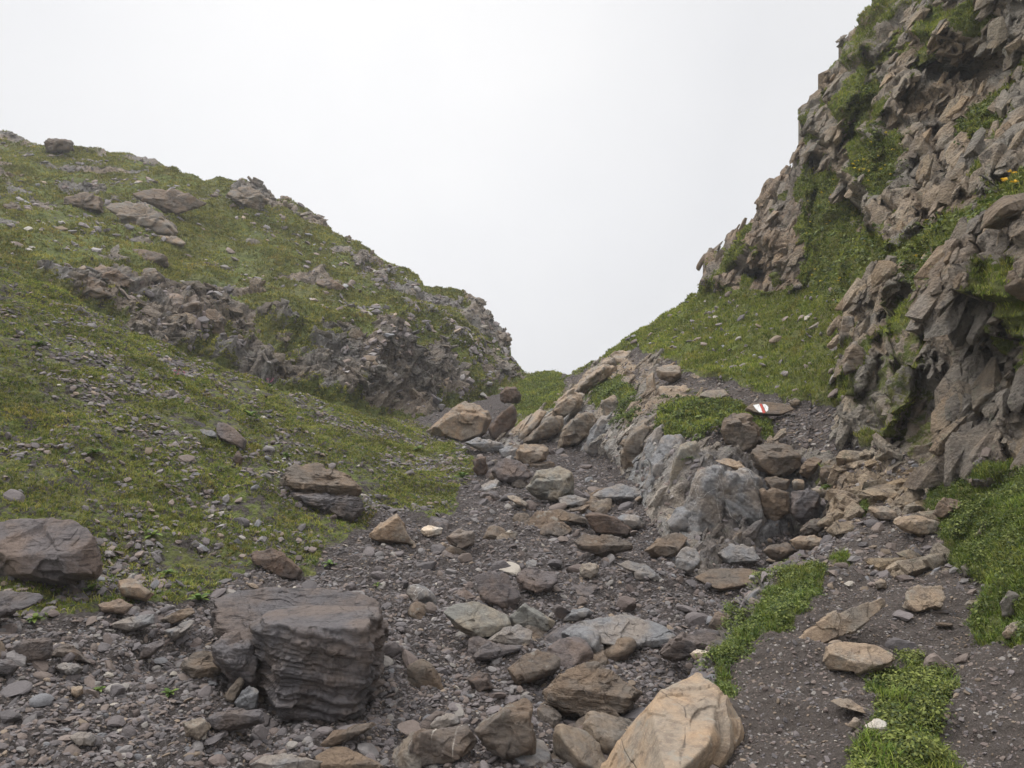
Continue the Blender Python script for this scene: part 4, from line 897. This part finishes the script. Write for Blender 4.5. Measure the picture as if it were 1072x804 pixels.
# ---- loose cover
def convex_templates(k, sub, seed, flat=0.55, sharp=9):
    r = np.random.default_rng(seed); S, Fc = ico(sub); T = []
    for q in range(k):
        n = r.normal(size=(8, 3)); n /= np.linalg.norm(n, axis=1, keepdims=True); dd = r.uniform(.4, 1.0, 8)
        g = np.clip(S @ n.T / dd, 1e-6, None); g = np.concatenate([g, np.full((len(S), 1), 0.9)], 1)
        X = S * ((g ** sharp).sum(1) ** (-1 / sharp))[:, None]
        X = X * np.array([1, r.uniform(.55, .95), r.uniform(.25, flat)])
        T.append(X)
    return np.array(T), Fc
def frames(N, yaw, tilt, rng):
    n = N * tilt[:, None] + np.array([0, 0, 1.0]) * (1 - tilt[:, None]) + 0.22 * rng.normal(size=N.shape); n /= np.linalg.norm(n, axis=1, keepdims=True)
    a = np.stack([np.cos(yaw), np.sin(yaw), 0 * yaw], -1); a = a - n * (a * n).sum(1)[:, None]; a /= np.linalg.norm(a, axis=1, keepdims=True)
    return a, np.cross(n, a), n
def stones(X, N, size, T, Fc, rng, col, lift=0.15):
    n = len(X); a, b, c = frames(N, rng.random(n) * 6.28, np.full(n, .75), rng)
    t = T[rng.integers(0, len(T), n)] * size[:, None, None]
    V_ = t[..., 0:1] * a[:, None] + t[..., 1:2] * b[:, None] + t[..., 2:3] * c[:, None] + (X + N * (size * lift)[:, None])[:, None]
    k = T.shape[1]; F_ = (Fc[None] + (np.arange(n) * k)[:, None, None]).reshape(-1, 3)
    return V_.reshape(-1, 3), F_, np.repeat(col, k, 0)
PAL = np.array([(0.138,0.119,0.115),(0.100,0.089,0.088),(0.175,0.160,0.153),(0.155,0.123,0.105),(0.215,0.195,0.175),(0.12,0.094,0.083),(0.195,0.15,0.11),(0.32,0.285,0.24),(0.145,0.142,0.145)])
PW = np.array([.30,.24,.08,.15,.035,.12,.04,.008,.027])
def pal(n, rng, pw=PW):
    c = PAL[rng.choice(len(PAL), n, p=pw / pw.sum())]; return np.clip(c * rng.uniform(.75, 1.25, (n, 1)), 0, 1)

gu, gv = GRA['u'], GRA['v']
bedm = ((GRA['grass'] < .3) & (GRA['rock'] < .4)).astype(float)
left_sc = (gu < 500) & (sdf(GRASS[0][0], gu, gv) < 0) & (gv > 440)
terrace = sdf(EDGE, gu, gv) > 4
inbed = bedm * (~terrace) * (gv > 425) * (gv < 900)
T1, F1_ = convex_templates(16, 1, 5); T2, F2_ = convex_templates(24, 2, 6, .5, 30)
rng = np.random.default_rng(11)
V_, F_, C_ = [], [], []; off = 0
def add(v, f, c):
    global off
    V_.append(v); F_.append(f + off); C_.append(c); off += len(v)
# bed gravel and cobbles
for cnt, lo, hi, T_, Ff in ((80000, .008, .024, T1, F1_), (24000, .018, .045, T2, F2_), (1300, .04, .085, T2, F2_)):
    X, N_, i, j, tot = sample(GRA, inbed * np.clip(8.0 / GRA['P'][..., 1], .25, 1.4) ** 1.2, cnt, rng)
    sz = lo * (hi / lo) ** (rng.random(cnt) ** 1.6)
    add(*stones(X, N_, sz, T_, Ff, rng, pal(cnt, rng), .1))
tag(mesh_obj('gravel', np.concatenate(V_), np.concatenate(F_), M_STONE, None, False, None, {'col': np.concatenate(C_)}),
    'grey slate gravel and cobbles covering the stream bed', 'gravel', kind='stuff')
# path gravel
V_, F_, C_ = [], [], []; off = 0
terr = terrace * (GRA['grass'] < .35) * (gv < 900) * (gu > 560) * (gv > 470)
upper = (GRA['path'] > .4).astype(float)
for cnt, lo, hi, wt in ((26000, .004, .014, terr), (6500, .010, .028, terr), (3500, .02, .06, upper), (1500, .02, .08, terr * (gv < 620))):
    X, N_, i, j, tot = sample(GRA, wt.astype(float), cnt, rng)
    sz = lo * (hi / lo) ** (rng.random(cnt) ** 2)
    c = pal(cnt, rng, np.array([.15,.08,.1,.27,.08,.18,.11,.02,.01]))
    add(*stones(X, N_, sz, T1, F1_, rng, c, .1))
tag(mesh_obj('path_gravel', np.concatenate(V_), np.concatenate(F_), M_STONE, None, False, None, {'col': np.concatenate(C_)}),
    'fine brown grey grit strewn over the footpath', 'gravel', kind='stuff')
# stones in the grass of the near slope, on the bank and over the far hill
V_, F_, C_ = [], [], []; off = 0
slope = (sdf(GRASS[0][0], gu, gv) > 2) * (gv < 800)
pn = np.clip(fbm(GRA['P'].reshape(-1, 3) * 0.9, 4, 300).reshape(gu.shape) + .35, 0, 1.2) ** 2
X, N_, i, j, tot = sample(GRA, slope * pn, 24000, rng)
sz = .012 * (7.0) ** (rng.random(24000) ** 2.4)
add(*stones(X, N_, sz, T1, F1_, rng, pal(24000, rng) * 1.2, .25))
sad = (sdf(GRASS[5][0], gu, gv) > 3) * 1.0
X, N_, i, j, tot = sample(GRA, sad, 420, rng)
add(*stones(X, N_, .04 * 4.0 ** (rng.random(420) ** 2), T2, F2_, rng, pal(420, rng) * 1.5, .3))
X, N_, i, j, tot = sample(GRA, ((GRA['rock'] > .4) & (cliffm < .3) & (gv < 640)).astype(float), 1500, rng)
add(*stones(X, N_, .03 * 3.0 ** rng.random(1500), T1, F1_, rng, pal(1500, rng) * 1.3, .1))
tag(mesh_obj('slope_stones', np.concatenate(V_), np.concatenate(F_), M_STONE, None, False, None, {'col': np.concatenate(C_)}),
    'grey stone chips scattered through the grass of the near slope', 'stone chips', kind='stuff')
V_, F_, C_ = [], [], []; off = 0
vis = (GRC['v'] < np.interp(GRC['u'], [a for a, b in TOP_A], [b for a, b in TOP_A]) + 5)
pn = np.clip(fbm(GRC['P'].reshape(-1, 3) * 0.35, 4, 301).reshape(GRC['u'].shape) + .3, 0, 1.2) ** 2
X, N_, i, j, tot = sample(GRC, vis * pn, 3800, rng)
add(*stones(X, N_, .05 * 6.0 ** (rng.random(3800) ** 2.4), T1, F1_, rng, np.clip(pal(3800, rng) * 1.6, 0, .4), .25))
tag(mesh_obj('hill_stones', np.concatenate(V_), np.concatenate(F_), M_STONE, None, False, None, {'col': np.concatenate(C_)}),
    'pale stones dotted over the far green hillside', 'stones', kind='stuff')

# ------------------------------------------------------------------ joint blocks breaking out of the bare rock
def hull_templates(k, seed):
    r = np.random.default_rng(seed); out = []
    for q in range(k):
        p = r.uniform(-1, 1, (16, 3)); p = p / np.maximum(np.abs(p).max(1, keepdims=True), 1e-6) * r.uniform(.75, 1.0, (16, 1))
        p = p * np.array([1, r.uniform(.35, .65), r.uniform(.18, .34)])
        bm = bmesh.new(); vs = [bm.verts.new(x) for x in p]; rs = bmesh.ops.convex_hull(bm, input=vs)
        bm.verts.index_update(); used = sorted({v_.index for f in bm.faces for v_ in f.verts}); mp = {a: b for b, a in enumerate(used)}
        bm.verts.ensure_lookup_table()
        out.append((np.array([bm.verts[a].co for a in used]), np.array([[mp[v_.index] for v_ in f.verts] for f in bm.faces]))); bm.free()
    return out
HT = hull_templates(48, 77)
def blocks(name, G, weight, n, lo, hi, pw, tint_, mat, parent, seed, axis=(0.5, 0.2, 0.85), embed=.22, jit=.22):
    rg = np.random.default_rng(seed); X, N_, i, j, tot = sample(G, weight, n, rg)
    V, Fq, C, GR = [], [], [], []; off_ = 0
    sz = lo * (hi / lo) ** (rg.random(n) ** pw); tb = tint_[np.clip(i, 0, tint_.shape[0] - 1), j] * rg.uniform(.82, 1.18, (n, 1))
    wv_ = rg.random((n, 1)); tb = np.where(wv_ < .15, tb * [1.1, 1.03, .92], np.where(wv_ > .93, tb * [1.25, 1.23, 1.2], tb))
    for k in range(n):
        t, f = HT[rg.integers(0, 48)]
        a = np.array(axis) + rg.normal(size=3) * jit; a /= np.linalg.norm(a)
        c = ST[2] + rg.normal(size=3) * jit; c -= a * (a @ c); c /= np.linalg.norm(c); b = np.cross(c, a)
        p = (t[:, :1] * a + t[:, 1:2] * b + t[:, 2:3] * c) * sz[k]
        ext = (p @ N_[k]).max(); p = p + X[k] - N_[k] * (ext - embed * sz[k] * rg.uniform(.1, 1))   # only a lip of each block stands proud
        V.append(p); Fq.append(f + off_); off_ += len(p); C.append(np.tile(tb[k], (len(p), 1)))
    V = np.concatenate(V); C = np.concatenate(C)
    # break the flat faces up a little
    o = mesh_obj(name, V, np.concatenate(Fq), mat, parent, False, {'grass': np.full(len(V), .0), 'rock': np.ones(len(V))}, {'tint': C})
    o['kind'] = 'structure'
    return o
gu, gv = GRA['u'], GRA['v']
gn_ = lambda sc, sd_: fbm(GRA['P'].reshape(-1, 3) * sc, 4, sd_).reshape(gu.shape)
bare = cliffm * (1 - sstep(.15, .4, GRA['grass'])) * (gv < 500)
cob = bpy.data.objects['cliff']
smooth_faces = np.maximum(sstep(-4, 6, sdf(STEP[1][0], gu, gv)), np.maximum(sstep(-4, 6, sdf(STEP[4][0], gu, gv)), sstep(-4, 6, sdf(STEP[5][0], gu, gv))))
pit = np.zeros(gu.shape)
for (pu, pv, pr, dd) in ((785,286,15,1.9),(1040,65,26,1.1),(985,75,16,0.9),(1010,80,20,0.8)): pit = np.maximum(pit, np.exp(-(((gu - pu) / pr) ** 2 + ((gv - pv) / (pr * .8)) ** 2)))
bare = bare * (1 - .8 * smooth_faces) * (1 - .9 * pit)
blocks('crag', GRA, bare * (gn_(.8, 611) > -.12), 9500, .06, .38, 1.5, tint, MT, cob, 91, embed=.14, jit=.14)
blocks('crag', GRA, bare * (GRA['P'][..., 1] < 14), 6500, .03, .18, 1.3, tint, MT, cob, 92, embed=.15, jit=.18)
wallm = (slabm > .5) & (cliffm < .4) & (GRA['rock'] > .5)
blocks('rock_ribs', GRA, wallm * 1.0, 3000, .03, .22, 1.5, tint, MT, bpy.data.objects['rocky_bank'], 93, (0.6, .35, .75), .14, .14)
stepm = ((sdf(ROCK[2][0], gu, gv) > 0) | (sdf(ROCK[4][0], gu, gv) > 0)) & (GRA['grass'] < .5)
blocks('rock_steps', GRA, stepm * 1.0, 620, .04, .26, 1.4, tint * 1.2, MT, bpy.data.objects['path'], 94, (0.9, .3, .2), .3, .5)
blocks('outcrops', GRC, np.clip(GRC['rock'], 0, 1) * (GRC['rock'] > .55) * (fbm(GRC['P'].reshape(-1, 3) * .6, 4, 612).reshape(GRC['u'].shape) > -.05), 5200, .05, .42, 1.6, th, MTF, bpy.data.objects['hill'], 95, (.8, -.45, -.25), .22, .3)

# ------------------------------------------------------------------ individual loose stones
LAND = [(uc, vc, lab) for uc, vc, px, lab, o in ROCKS if px > 28]
SHORT = {}
CN = ['purple grey', 'dark grey', 'light grey', 'brown grey', 'pale', 'dark brown', 'tan', 'whitish', 'blue grey']
used_lab = {}
def loose(n, weight, lo, hi, grp, where, seed, lift=.35):
    rg = np.random.default_rng(seed)
    X, N_, i, j, tot = sample(GRA, weight, n, rg)
    big = lo >= .14; S, Fc = ico(5 if big else 3)
    BM = [('purple','purple grey'), ('slate','dark slate'), ('brown','dull brown'), ('layer','layered brown grey'), ('grey','blue grey'), ('lichen','lichened grey'), ('green','pale grey'), ('vein', 'white veined grey')]
    for k in range(n):
        s = lo * (hi / lo) ** (rg.random() ** 1.5)
        uu = CU + X[k, 0] / X[k, 1] * F; vv = CV - (X[k, 2] - EYE) / X[k, 1] * F
        nn = rg.normal(size=(8, 3)); nn /= np.linalg.norm(nn, axis=1, keepdims=True); dd = rg.uniform(.45, 1.0, 8)
        g = np.clip(S @ nn.T / dd, 1e-6, None); g = np.concatenate([g, np.full((len(S), 1), .9)], 1)
        Q = S * ((g ** 45).sum(1) ** (-1 / 45))[:, None]
        fl = rg.uniform(.3, .75); Q = Q * np.array([1, rg.uniform(.6, .95), fl]) * s
        Q = Q + S * (0.05 * s * fbm(Q / s * 2.2 + k, 3, k))[:, None]
        ci = rg.choice(len(PAL), p=PW); col = PAL[ci] * rg.uniform(.95, 1.2)
        a, b, c = frames(N_[k:k + 1], rg.random(1) * 6.28, np.array([.7]), rg)
        Q = Q[:, :1] * a + Q[:, 1:2] * b + Q[:, 2:] * c
        near_ = min(LAND, key=lambda t: (t[0] - uu) ** 2 + (t[1] - vv) ** 2)
        dx, dy = uu - near_[0], vv - near_[1]
        side = ('right of' if dx > 0 else 'left of') if abs(dx) > abs(dy) * 1.2 else ('in front of' if dy > 0 else 'behind')
        words = ' '.join(near_[2].split()[:6])
        shape = 'flat' if fl < .45 else 'chunky' if fl > .6 else 'angular'
        bi = rg.choice(8, p=[.24,.18,.12,.18,.12,.08,.04,.04])
        for tr in range(9):
            bm_ = BM[(bi + tr) % 8]
            lab = ' '.join((f'{shape} {bm_[1]} boulder sunk in gravel {side} the {words}' if big else f'{shape} {CN[ci]} stone {side} the {words}').split()[:16])
            if lab not in used_lab: break
            ci = (ci + 1) % 9; col = PAL[ci] * 1.1
        used_lab[lab] = 1
        if big:
            f1, f2, val, fac = cells(Q / s * 2.2 + k * 3.1, k); f1, f2, v2, fc2 = cells(Q / s * 6 + k * 3.1, k + 9)
            Q = Q + S * (s * (.05 * val + .07 * fac + .015 * v2 + .02 * fc2 + .03 * fbm(Q / s * 7 + k, 4, k)))[:, None]
            o = mesh_obj('boulder', Q, Fc, MATS[bm_[0]], None, True)
        else: o = mesh_obj('stone', Q, Fc, M_STONE, None, False, None, {'col': np.tile(col, (len(S), 1))})
        o.location = X[k] + N_[k] * s * fl * lift
        tag(o, lab, 'stone', grp)
loose(120, inbed * (gv > 470) * (gv < 806) * (gu > 380) * np.clip(8.0 / GRA['P'][..., 1], .3, 1.3), .07, .17, 'loose stones on the stream bed', '', 61)
loose(75, inbed * (gv > 455) * (gv < 800) * (gu > 400) * (gu < 650) * np.clip(6.0 / GRA['P'][..., 1], .3, 1), .14, .30, 'half buried boulders on the stream bed', '', 65, .0)
loose(60, inbed * (gv > 600) * (gv < 806) * (gu < 400) * (gu > -10), .06, .13, 'loose stones on the left scree', '', 62)
loose(60, slope * (gu > 0) * pn_ if False else slope * (gu > 0) * 1.0, .05, .14, 'loose stones in the grass of the near slope', '', 63)
loose(40, ((terrace & (gv > 480) & (gv < 800) & (gu > 780) & (gu < 1060) & (GRA['grass'] < .4)) * np.where(gv < 640, 3.0, .7)), .03, .11, 'loose stones on the footpath', '', 64)

# ------------------------------------------------------------------ grass
def blades(X, N, h, wd, rng, col, per=6, spread=.7):
    n = len(X); m = n * per
    Xr = np.repeat(X, per, 0) + rng.normal(size=(m, 3)) * np.array([1, 1, .1]) * np.repeat(h, per)[:, None] * .35
    ang = rng.random(m) * 6.28; hh = np.repeat(h, per) * rng.uniform(.5, 1.15, m)
    side = np.stack([np.cos(ang), np.sin(ang), 0 * ang], -1); lean = np.stack([-np.sin(ang), np.cos(ang), 0 * ang], -1) * rng.uniform(-spread, spread, m)[:, None]
    up = np.repeat(N, per, 0) * .4 + np.array([0, 0, .8]); ww = (np.repeat(wd, per) * rng.uniform(.6, 1.2, m))[:, None]
    b0 = Xr - side * ww; b1 = Xr + side * ww
    mid = Xr + (up * .6 + lean * .35) * hh[:, None]; m0 = mid - side * ww * .7; m1 = mid + side * ww * .7
    tip = Xr + (up + lean * 1.1) * hh[:, None]
    V = np.stack([b0, b1, m1, m0, tip], 1).reshape(-1, 3)
    k = (np.arange(m) * 5)[:, None]
    Fq = np.concatenate([k + np.array([0, 1, 2]), k + np.array([0, 2, 3]), k + np.array([3, 2, 4])], 0)
    pf = np.clip(1 + .6 * fbm(X * .9, 4, 777), .7, 1.4)[:, None]; br_ = sstep(.25, .6, fbm(X * 1.3, 3, 778))[:, None]
    col = col * pf * (1 + br_ * np.array([.12, -.05, .1])) * np.array([1.10, 1.12, .88])
    C = np.repeat(np.repeat(col, per, 0) * rng.uniform(.75, 1.25, (m, 1)), 5, 0)
    return V, Fq, C
def gcol(n, rng, a=(0.19,0.205,0.045), b=(0.28,0.255,0.085), c=(0.10,0.14,0.03)):
    t = rng.random((n, 1)); s = rng.random((n, 1)) < .35
    return np.where(s, np.array(c), np.array(a) * (1 - t) + np.array(b) * t)
rng = np.random.default_rng(21)
def grass_obj(name, lab, parts):
    V_, F_, C_, o_ = [], [], [], 0
    for v_, f_, c_ in parts: V_.append(v_); F_.append(f_ + o_); C_.append(c_); o_ += len(v_)
    tag(mesh_obj(name, np.concatenate(V_), np.concatenate(F_), M_BLADE, None, False, None, {'col': np.concatenate(C_)}), lab, 'grass', kind='stuff')
gnoise = lambda G, sc, s, off: np.clip(fbm(G['P'].reshape(-1, 3) * sc, 4, s).reshape(G['u'].shape) + off, 0, 1.2)
wt = slope * gnoise(GRA, 1.1, 400, .45) * np.clip(GRA['grass'] * 1.6, 0, 1)
X, N_, i, j, tot = sample(GRA, wt, 75000, rng); Yd = X[:, 1]
p1 = blades(X, N_, (.014 + .035 * rng.random(75000) ** 2), .0022 + .00035 * Yd, rng, gcol(75000, rng), 5, 1.6)
grass_obj('slope_grass', 'short patchy alpine grass on the near left slope', [p1])
cliffg = (GRA['grass'] > .5) & (gu > 530) & (gv < 500)
X, N_, i, j, tot = sample(GRA, cliffg * gnoise(GRA, 1.5, 401, .95), 70000, rng); Yd = X[:, 1]
p2 = blades(X, N_, (.03 + .05 * rng.random(70000)), .0025 + .0004 * Yd, rng, gcol(70000, rng, (0.20,0.235,0.045), (0.29,0.28,0.08), (0.11,0.15,0.03)), 5)
grass_obj('saddle_grass', 'dense green turf on the saddle and the cliff ledges', [p2])
bank = (GRA['grass'] > .5) & terrace & (gv > 480) & (gv < 900)
X, N_, i, j, tot = sample(GRA, bank * 1.0, 26000, rng)
p3 = blades(X, N_, (.015 + .035 * rng.random(26000)), np.full(26000, .003), rng, gcol(26000, rng, (0.11,0.165,0.028), (0.20,0.23,0.05), (0.06,0.10,0.02)), 5, 1.5)
grass_obj('bank_grass', 'bright green grass and moss beside the footpath', [p3])
X, N_, i, j, tot = sample(GRC, vis * (GRC['grass'] > .4) * gnoise(GRC, .5, 402, .7), 60000, rng)
p4 = blades(X, N_, (.04 + .06 * rng.random(60000)), np.full(60000, .018), rng, gcol(60000, rng, (0.19,0.19,0.045), (0.27,0.235,0.07), (0.11,0.125,0.03)), 5, 1.5)
grass_obj('hill_grass', 'rough olive grass over the far hill', [p4])

# ---- leafy herbs: many small rounded leaves on short stalks
def leaves(X, N, size, rng, col, h, per=9):
    n = len(X); m = n * per
    ang = rng.random(m) * 6.28; rad = rng.random(m) ** .6 * np.repeat(h, per) * 1.0
    C0 = np.repeat(X, per, 0) + np.stack([np.cos(ang) * rad, np.sin(ang) * rad, np.repeat(h, per) * rng.uniform(.15, 1.0, m)], -1)
    out = np.stack([np.cos(ang), np.sin(ang), 0 * ang], -1); sd = np.stack([-np.sin(ang), np.cos(ang), 0 * ang], -1)
    nn = np.array([0, 0, 1.0]) + out * rng.uniform(-.3, .9, m)[:, None] + .4 * rng.normal(size=(m, 3)); nn /= np.linalg.norm(nn, axis=1, keepdims=True)
    a = out - nn * (out * nn).sum(1)[:, None]; a /= np.linalg.norm(a, axis=1, keepdims=True); b = np.cross(nn, a)
    s = (np.repeat(size, per) * rng.uniform(.6, 1.2, m))[:, None]
    pts = [-a * 1.0, -a * .2 + b * .62 + nn * .12, a * .6 + b * .5 + nn * .05, a * 1.1 - nn * .15, a * .6 - b * .5 + nn * .05, -a * .2 - b * .62 + nn * .12]
    V = np.stack([C0 + p * s for p in pts], 1).reshape(-1, 3); k = (np.arange(m) * 6)[:, None]
    Fq = np.concatenate([k + np.array([0, 1, 5]), k + np.array([1, 2, 5]), k + np.array([2, 4, 5]), k + np.array([2, 3, 4])], 0)
    C = np.repeat(np.repeat(col, per, 0) * rng.uniform(.7, 1.3, (m, 1)), 6, 0)
    return V, Fq, C
def herb_obj(name, lab, poly, n, size, h, a, b, c, cat='herbs', seed=1, per=9):
    rg = np.random.default_rng(seed)
    m = (sdf(poly, gu, gv) + 24 * (fbm(GRA['P'].reshape(-1, 3) * 4, 5, seed) + .08).reshape(gu.shape) > 0) * np.clip(.55 + fbm(GRA['P'].reshape(-1, 3) * 5, 3, seed + 40).reshape(gu.shape), .05, 1.5) * (gv < 860) * sstep(-14, 26, sdf(poly, gu, gv))
    X, N_, i, j, tot = sample(GRA, m, n, rg)
    cl = np.clip(.45 + 1.3 * fbm(X * (.35 / h), 3, seed + 70), .12, 1.7)
    v_, f_, c_ = leaves(X, N_, size * rg.uniform(.6, 1.5, n) * (.7 + .35 * cl), rg, gcol(n, rg, a, b, c) * (.75 + .3 * cl)[:, None], h * cl * rg.uniform(.5, 1.3, n), per)
    tag(mesh_obj(name, v_, f_, M_LEAF, None, False, None, {'col': c_}), lab, cat, kind='stuff')
herb_obj('herb_patch', 'lush yellow green leafy herbs growing in the middle of the path', GRASS[16][0], 5600, .0075, .065, (0.135,0.165,0.035), (0.24,0.26,0.06), (0.06,0.085,0.02), seed=2)
herb_obj('bank_herbs', 'small leafy plants along the trail edge above the stream', GRASS[15][0], 5200, .008, .055, (0.13,0.17,0.04), (0.22,0.25,0.06), (0.06,0.09,0.02), seed=3)
herb_obj('bank_moss', 'dense dark and bright ground cover on the green bank at right', GRASS[14][0], 15000, .009, .06, (0.11,0.145,0.03), (0.19,0.21,0.05), (0.055,0.08,0.018), seed=4)
for q, (gi, n_, lab) in enumerate(((4, 2600, 'low cushion plants covering the grassy shelf over the slabs'), (2, 1200, 'green cushion plants on the slab knoll by the scar'),
                                   (1, 1500, 'leafy growth on the green mound at the gap'), (3, 500, 'little green cushion right below the slab knoll'))):
    herb_obj('cushion_plants', lab, GRASS[gi][0], n_ * 2, .020, .055 if gi == 4 else .12, (0.10,0.14,0.024), (0.16,0.20,0.04), (0.06,0.085,0.018), seed=5 + q, per=7)
herb_obj('gully_herbs', 'dark leafy growth filling the grassy cleft of the cliff', GRASS[6][0], 5200, .030, .10, (0.12,0.16,0.03), (0.19,0.21,0.05), (0.065,0.095,0.02), seed=12, per=6)
for gi, lab_, sd_ in ((7, 'bushy green growth on the upper grass ledge of the cliff', 13), (8, 'green growth in the hollow high on the cliff at the right edge', 14),
                      (9, 'green growth along the diagonal ledge over the near pillar', 15), (10, 'narrow green seam beside the cliff nose', 16)):
    herb_obj('ledge_herbs', lab_, GRASS[gi][0], 1500, .026, .10, (0.12,0.16,0.03), (0.20,0.21,0.05), (0.065,0.095,0.02), seed=sd_, per=6)
# flowers on the cliff
def flowers(name, lab, poly, n, s, col, seed):
    rg = np.random.default_rng(seed); m = (sdf(poly, gu, gv) > 0) * 1.0
    X, N_, i, j, tot = sample(GRA, m, n, rg); X = X + N_ * .10 + np.array([0, -.03, .05])
    v_, f_, c_ = leaves(X, N_, np.full(n, s), rg, np.tile(np.array(col), (n, 1)), np.full(n, s * 1.2), 6)
    tag(mesh_obj(name, v_, f_, M_PETAL, None, False, None, {'col': c_}), lab, 'flowers', kind='stuff')
flowers('cliff_flowers', 'tiny yellow flowers dotting the grass cleft of the cliff', GRASS[6][0], 45, .022, (0.65,0.48,0.03), 31)
flowers('ledge_flowers', 'yellow flowers on the upper grass ledge of the cliff', GRASS[7][0], 26, .022, (0.65,0.50,0.03), 32)
flowers('crag_flowers', 'orange yellow flower cluster on top of the near crag', [(1060,192),(1072,190),(1072,212),(1056,214)], 12, .022, (0.7,0.42,0.03), 33)

# ---- single leafy plants on the near slope and scree
def plant(label, uu, vv, hpx, seed, col=((0.10,0.17,0.025), (0.15,0.21,0.03), (0.07,0.12,0.02)), flower=None):
    rg = np.random.default_rng(seed); Yg = depth(uu, vv); X0 = W(uu, vv, Yg); h = hpx / F * Yg
    root = bpy.data.objects.new('leafy_plant', None); SC.collection.objects.link(root); root.location = X0
    tag(root, label, 'plant', 'leafy plants on the left slope and scree')
    V, Fq, C, o_ = [], [], [], 0
    for k in range(13):                                                    # long arching leaves in a rosette
        an = k * 2.4 + rg.random(); ln = h * rg.uniform(.75, 1.15); el = rg.uniform(.25, 1.1)
        o2 = np.array([math.cos(an), math.sin(an), 0]); s2 = np.array([-math.sin(an), math.cos(an), 0])
        ts_ = np.linspace(0, 1, 7); sp = [o2 * ln * (t * math.cos(el)) + np.array([0, 0, ln * (t * math.sin(el) - .45 * t * t) * 1.1]) for t in ts_]
        wv = ln * .19 * np.sin(np.pi * np.clip(ts_ * .88 + .08, 0, 1))
        vv_ = np.concatenate([[p - s2 * w_, p - np.array([0, 0, w_ * .3]), p + s2 * w_] for p, w_ in zip(sp, wv)])
        ff = []
        for r_ in range(6):
            b_ = r_ * 3
            for q in (0, 1): ff += [[b_ + q, b_ + q + 1, b_ + q + 4], [b_ + q, b_ + q + 4, b_ + q + 3]]
        V.append(vv_); Fq.append(np.array(ff) + o_); o_ += len(vv_)
        C.append(np.tile(np.array(col[rg.integers(0, 3)]) * rg.uniform(.8, 1.2), (len(vv_), 1)))
    mesh_obj('leaves', np.concatenate(V), np.concatenate(Fq), M_LEAF, root, True, None, {'col': np.concatenate(C)})
    if flower:
        Xs = rg.normal(size=(12, 3)) * h * .35; Xs[:, 2] = abs(Xs[:, 2]) + h * .8
        v_, f_, c_ = leaves(Xs, Xs * 0 + [0, 0, 1], np.full(12, h * .09), rg, np.tile(np.array(flower), (12, 1)), np.full(12, h * .1), 6)
        mesh_obj('blossom', v_, f_, M_PETAL, root, False, None, {'col': c_})
for k, (a_, b_, c_, d_, fl) in enumerate([
    (208,628,16,'bright green leafy rosette left above the slate block',None), (175,601,11,'small leafy plant above the orange tan knobbly rock',None),
    (262,436,13,'tall green herb right above the dark brown slab on the slope',None), (40,362,12,'pale green herb high at the left of the near slope',None),
    (100,474,12,'spreading green plant at mid height of the near slope',None), (484,500,12,'green clump at the tip of the slope beside the reddish block',None),
    (438,470,9,'small green plant near the slope crest',None), (300,478,9,'green tuft just above the crusted ledge slab',None),
    (104,722,8,'tiny green plant alone on the lower left scree',None), (178,726,11,'small bushy green plant on the scree left of the slate block',None),
    (95,618,13,'feathery green plant right under the large purple boulder',None), (36,648,11,'leafy plant at the dark layered ledge',None),
    (186,398,7,'pink flowering tuft high on the near slope',(0.45,0.12,0.2)), (283,405,6,'pink flowering tuft by the slope crest',(0.45,0.14,0.22)),
    (160,560,11,'green leafy plant in stony grass right of the large purple boulder',None), (345,590,9,'green tuft right of the long red brown rock',None),
    (900,534,11,'round green bush at the left edge of the path',None), (868,510,10,'green plant growing out of the bank under the path',None),
    (719,480,9,'bright moss cushion stuck to the bank wall',None), (395,612,6,'tiny sprig behind the slate ledge',None)]):
    plant(d_, a_, b_, c_, 500 + k, flower=fl)

# ------------------------------------------------------------------ mountain haze
bm = bmesh.new(); bmesh.ops.create_cube(bm, size=1.0)
me = bpy.data.meshes.new('haze'); bm.to_mesh(me); bm.free()
hz = bpy.data.objects.new('haze', me); SC.collection.objects.link(hz)
hz.scale = (300, 300, 62); hz.location = (0, 20, 9.5)
hm = bpy.data.materials.new('haze'); hm.use_nodes = True; t_ = hm.node_tree; t_.nodes.clear()
ho = t_.nodes.new('ShaderNodeOutputMaterial'); pv = t_.nodes.new('ShaderNodeVolumePrincipled')
pv.inputs['Color'].default_value = (0.95, 0.96, 1.0, 1); pv.inputs['Density'].default_value = 0.0013
t_.links.new(pv.outputs[0], ho.inputs['Volume']); me.materials.append(hm)
tag(hz, 'thin pale mountain fog filling the air of the valley', 'haze', kind='stuff')
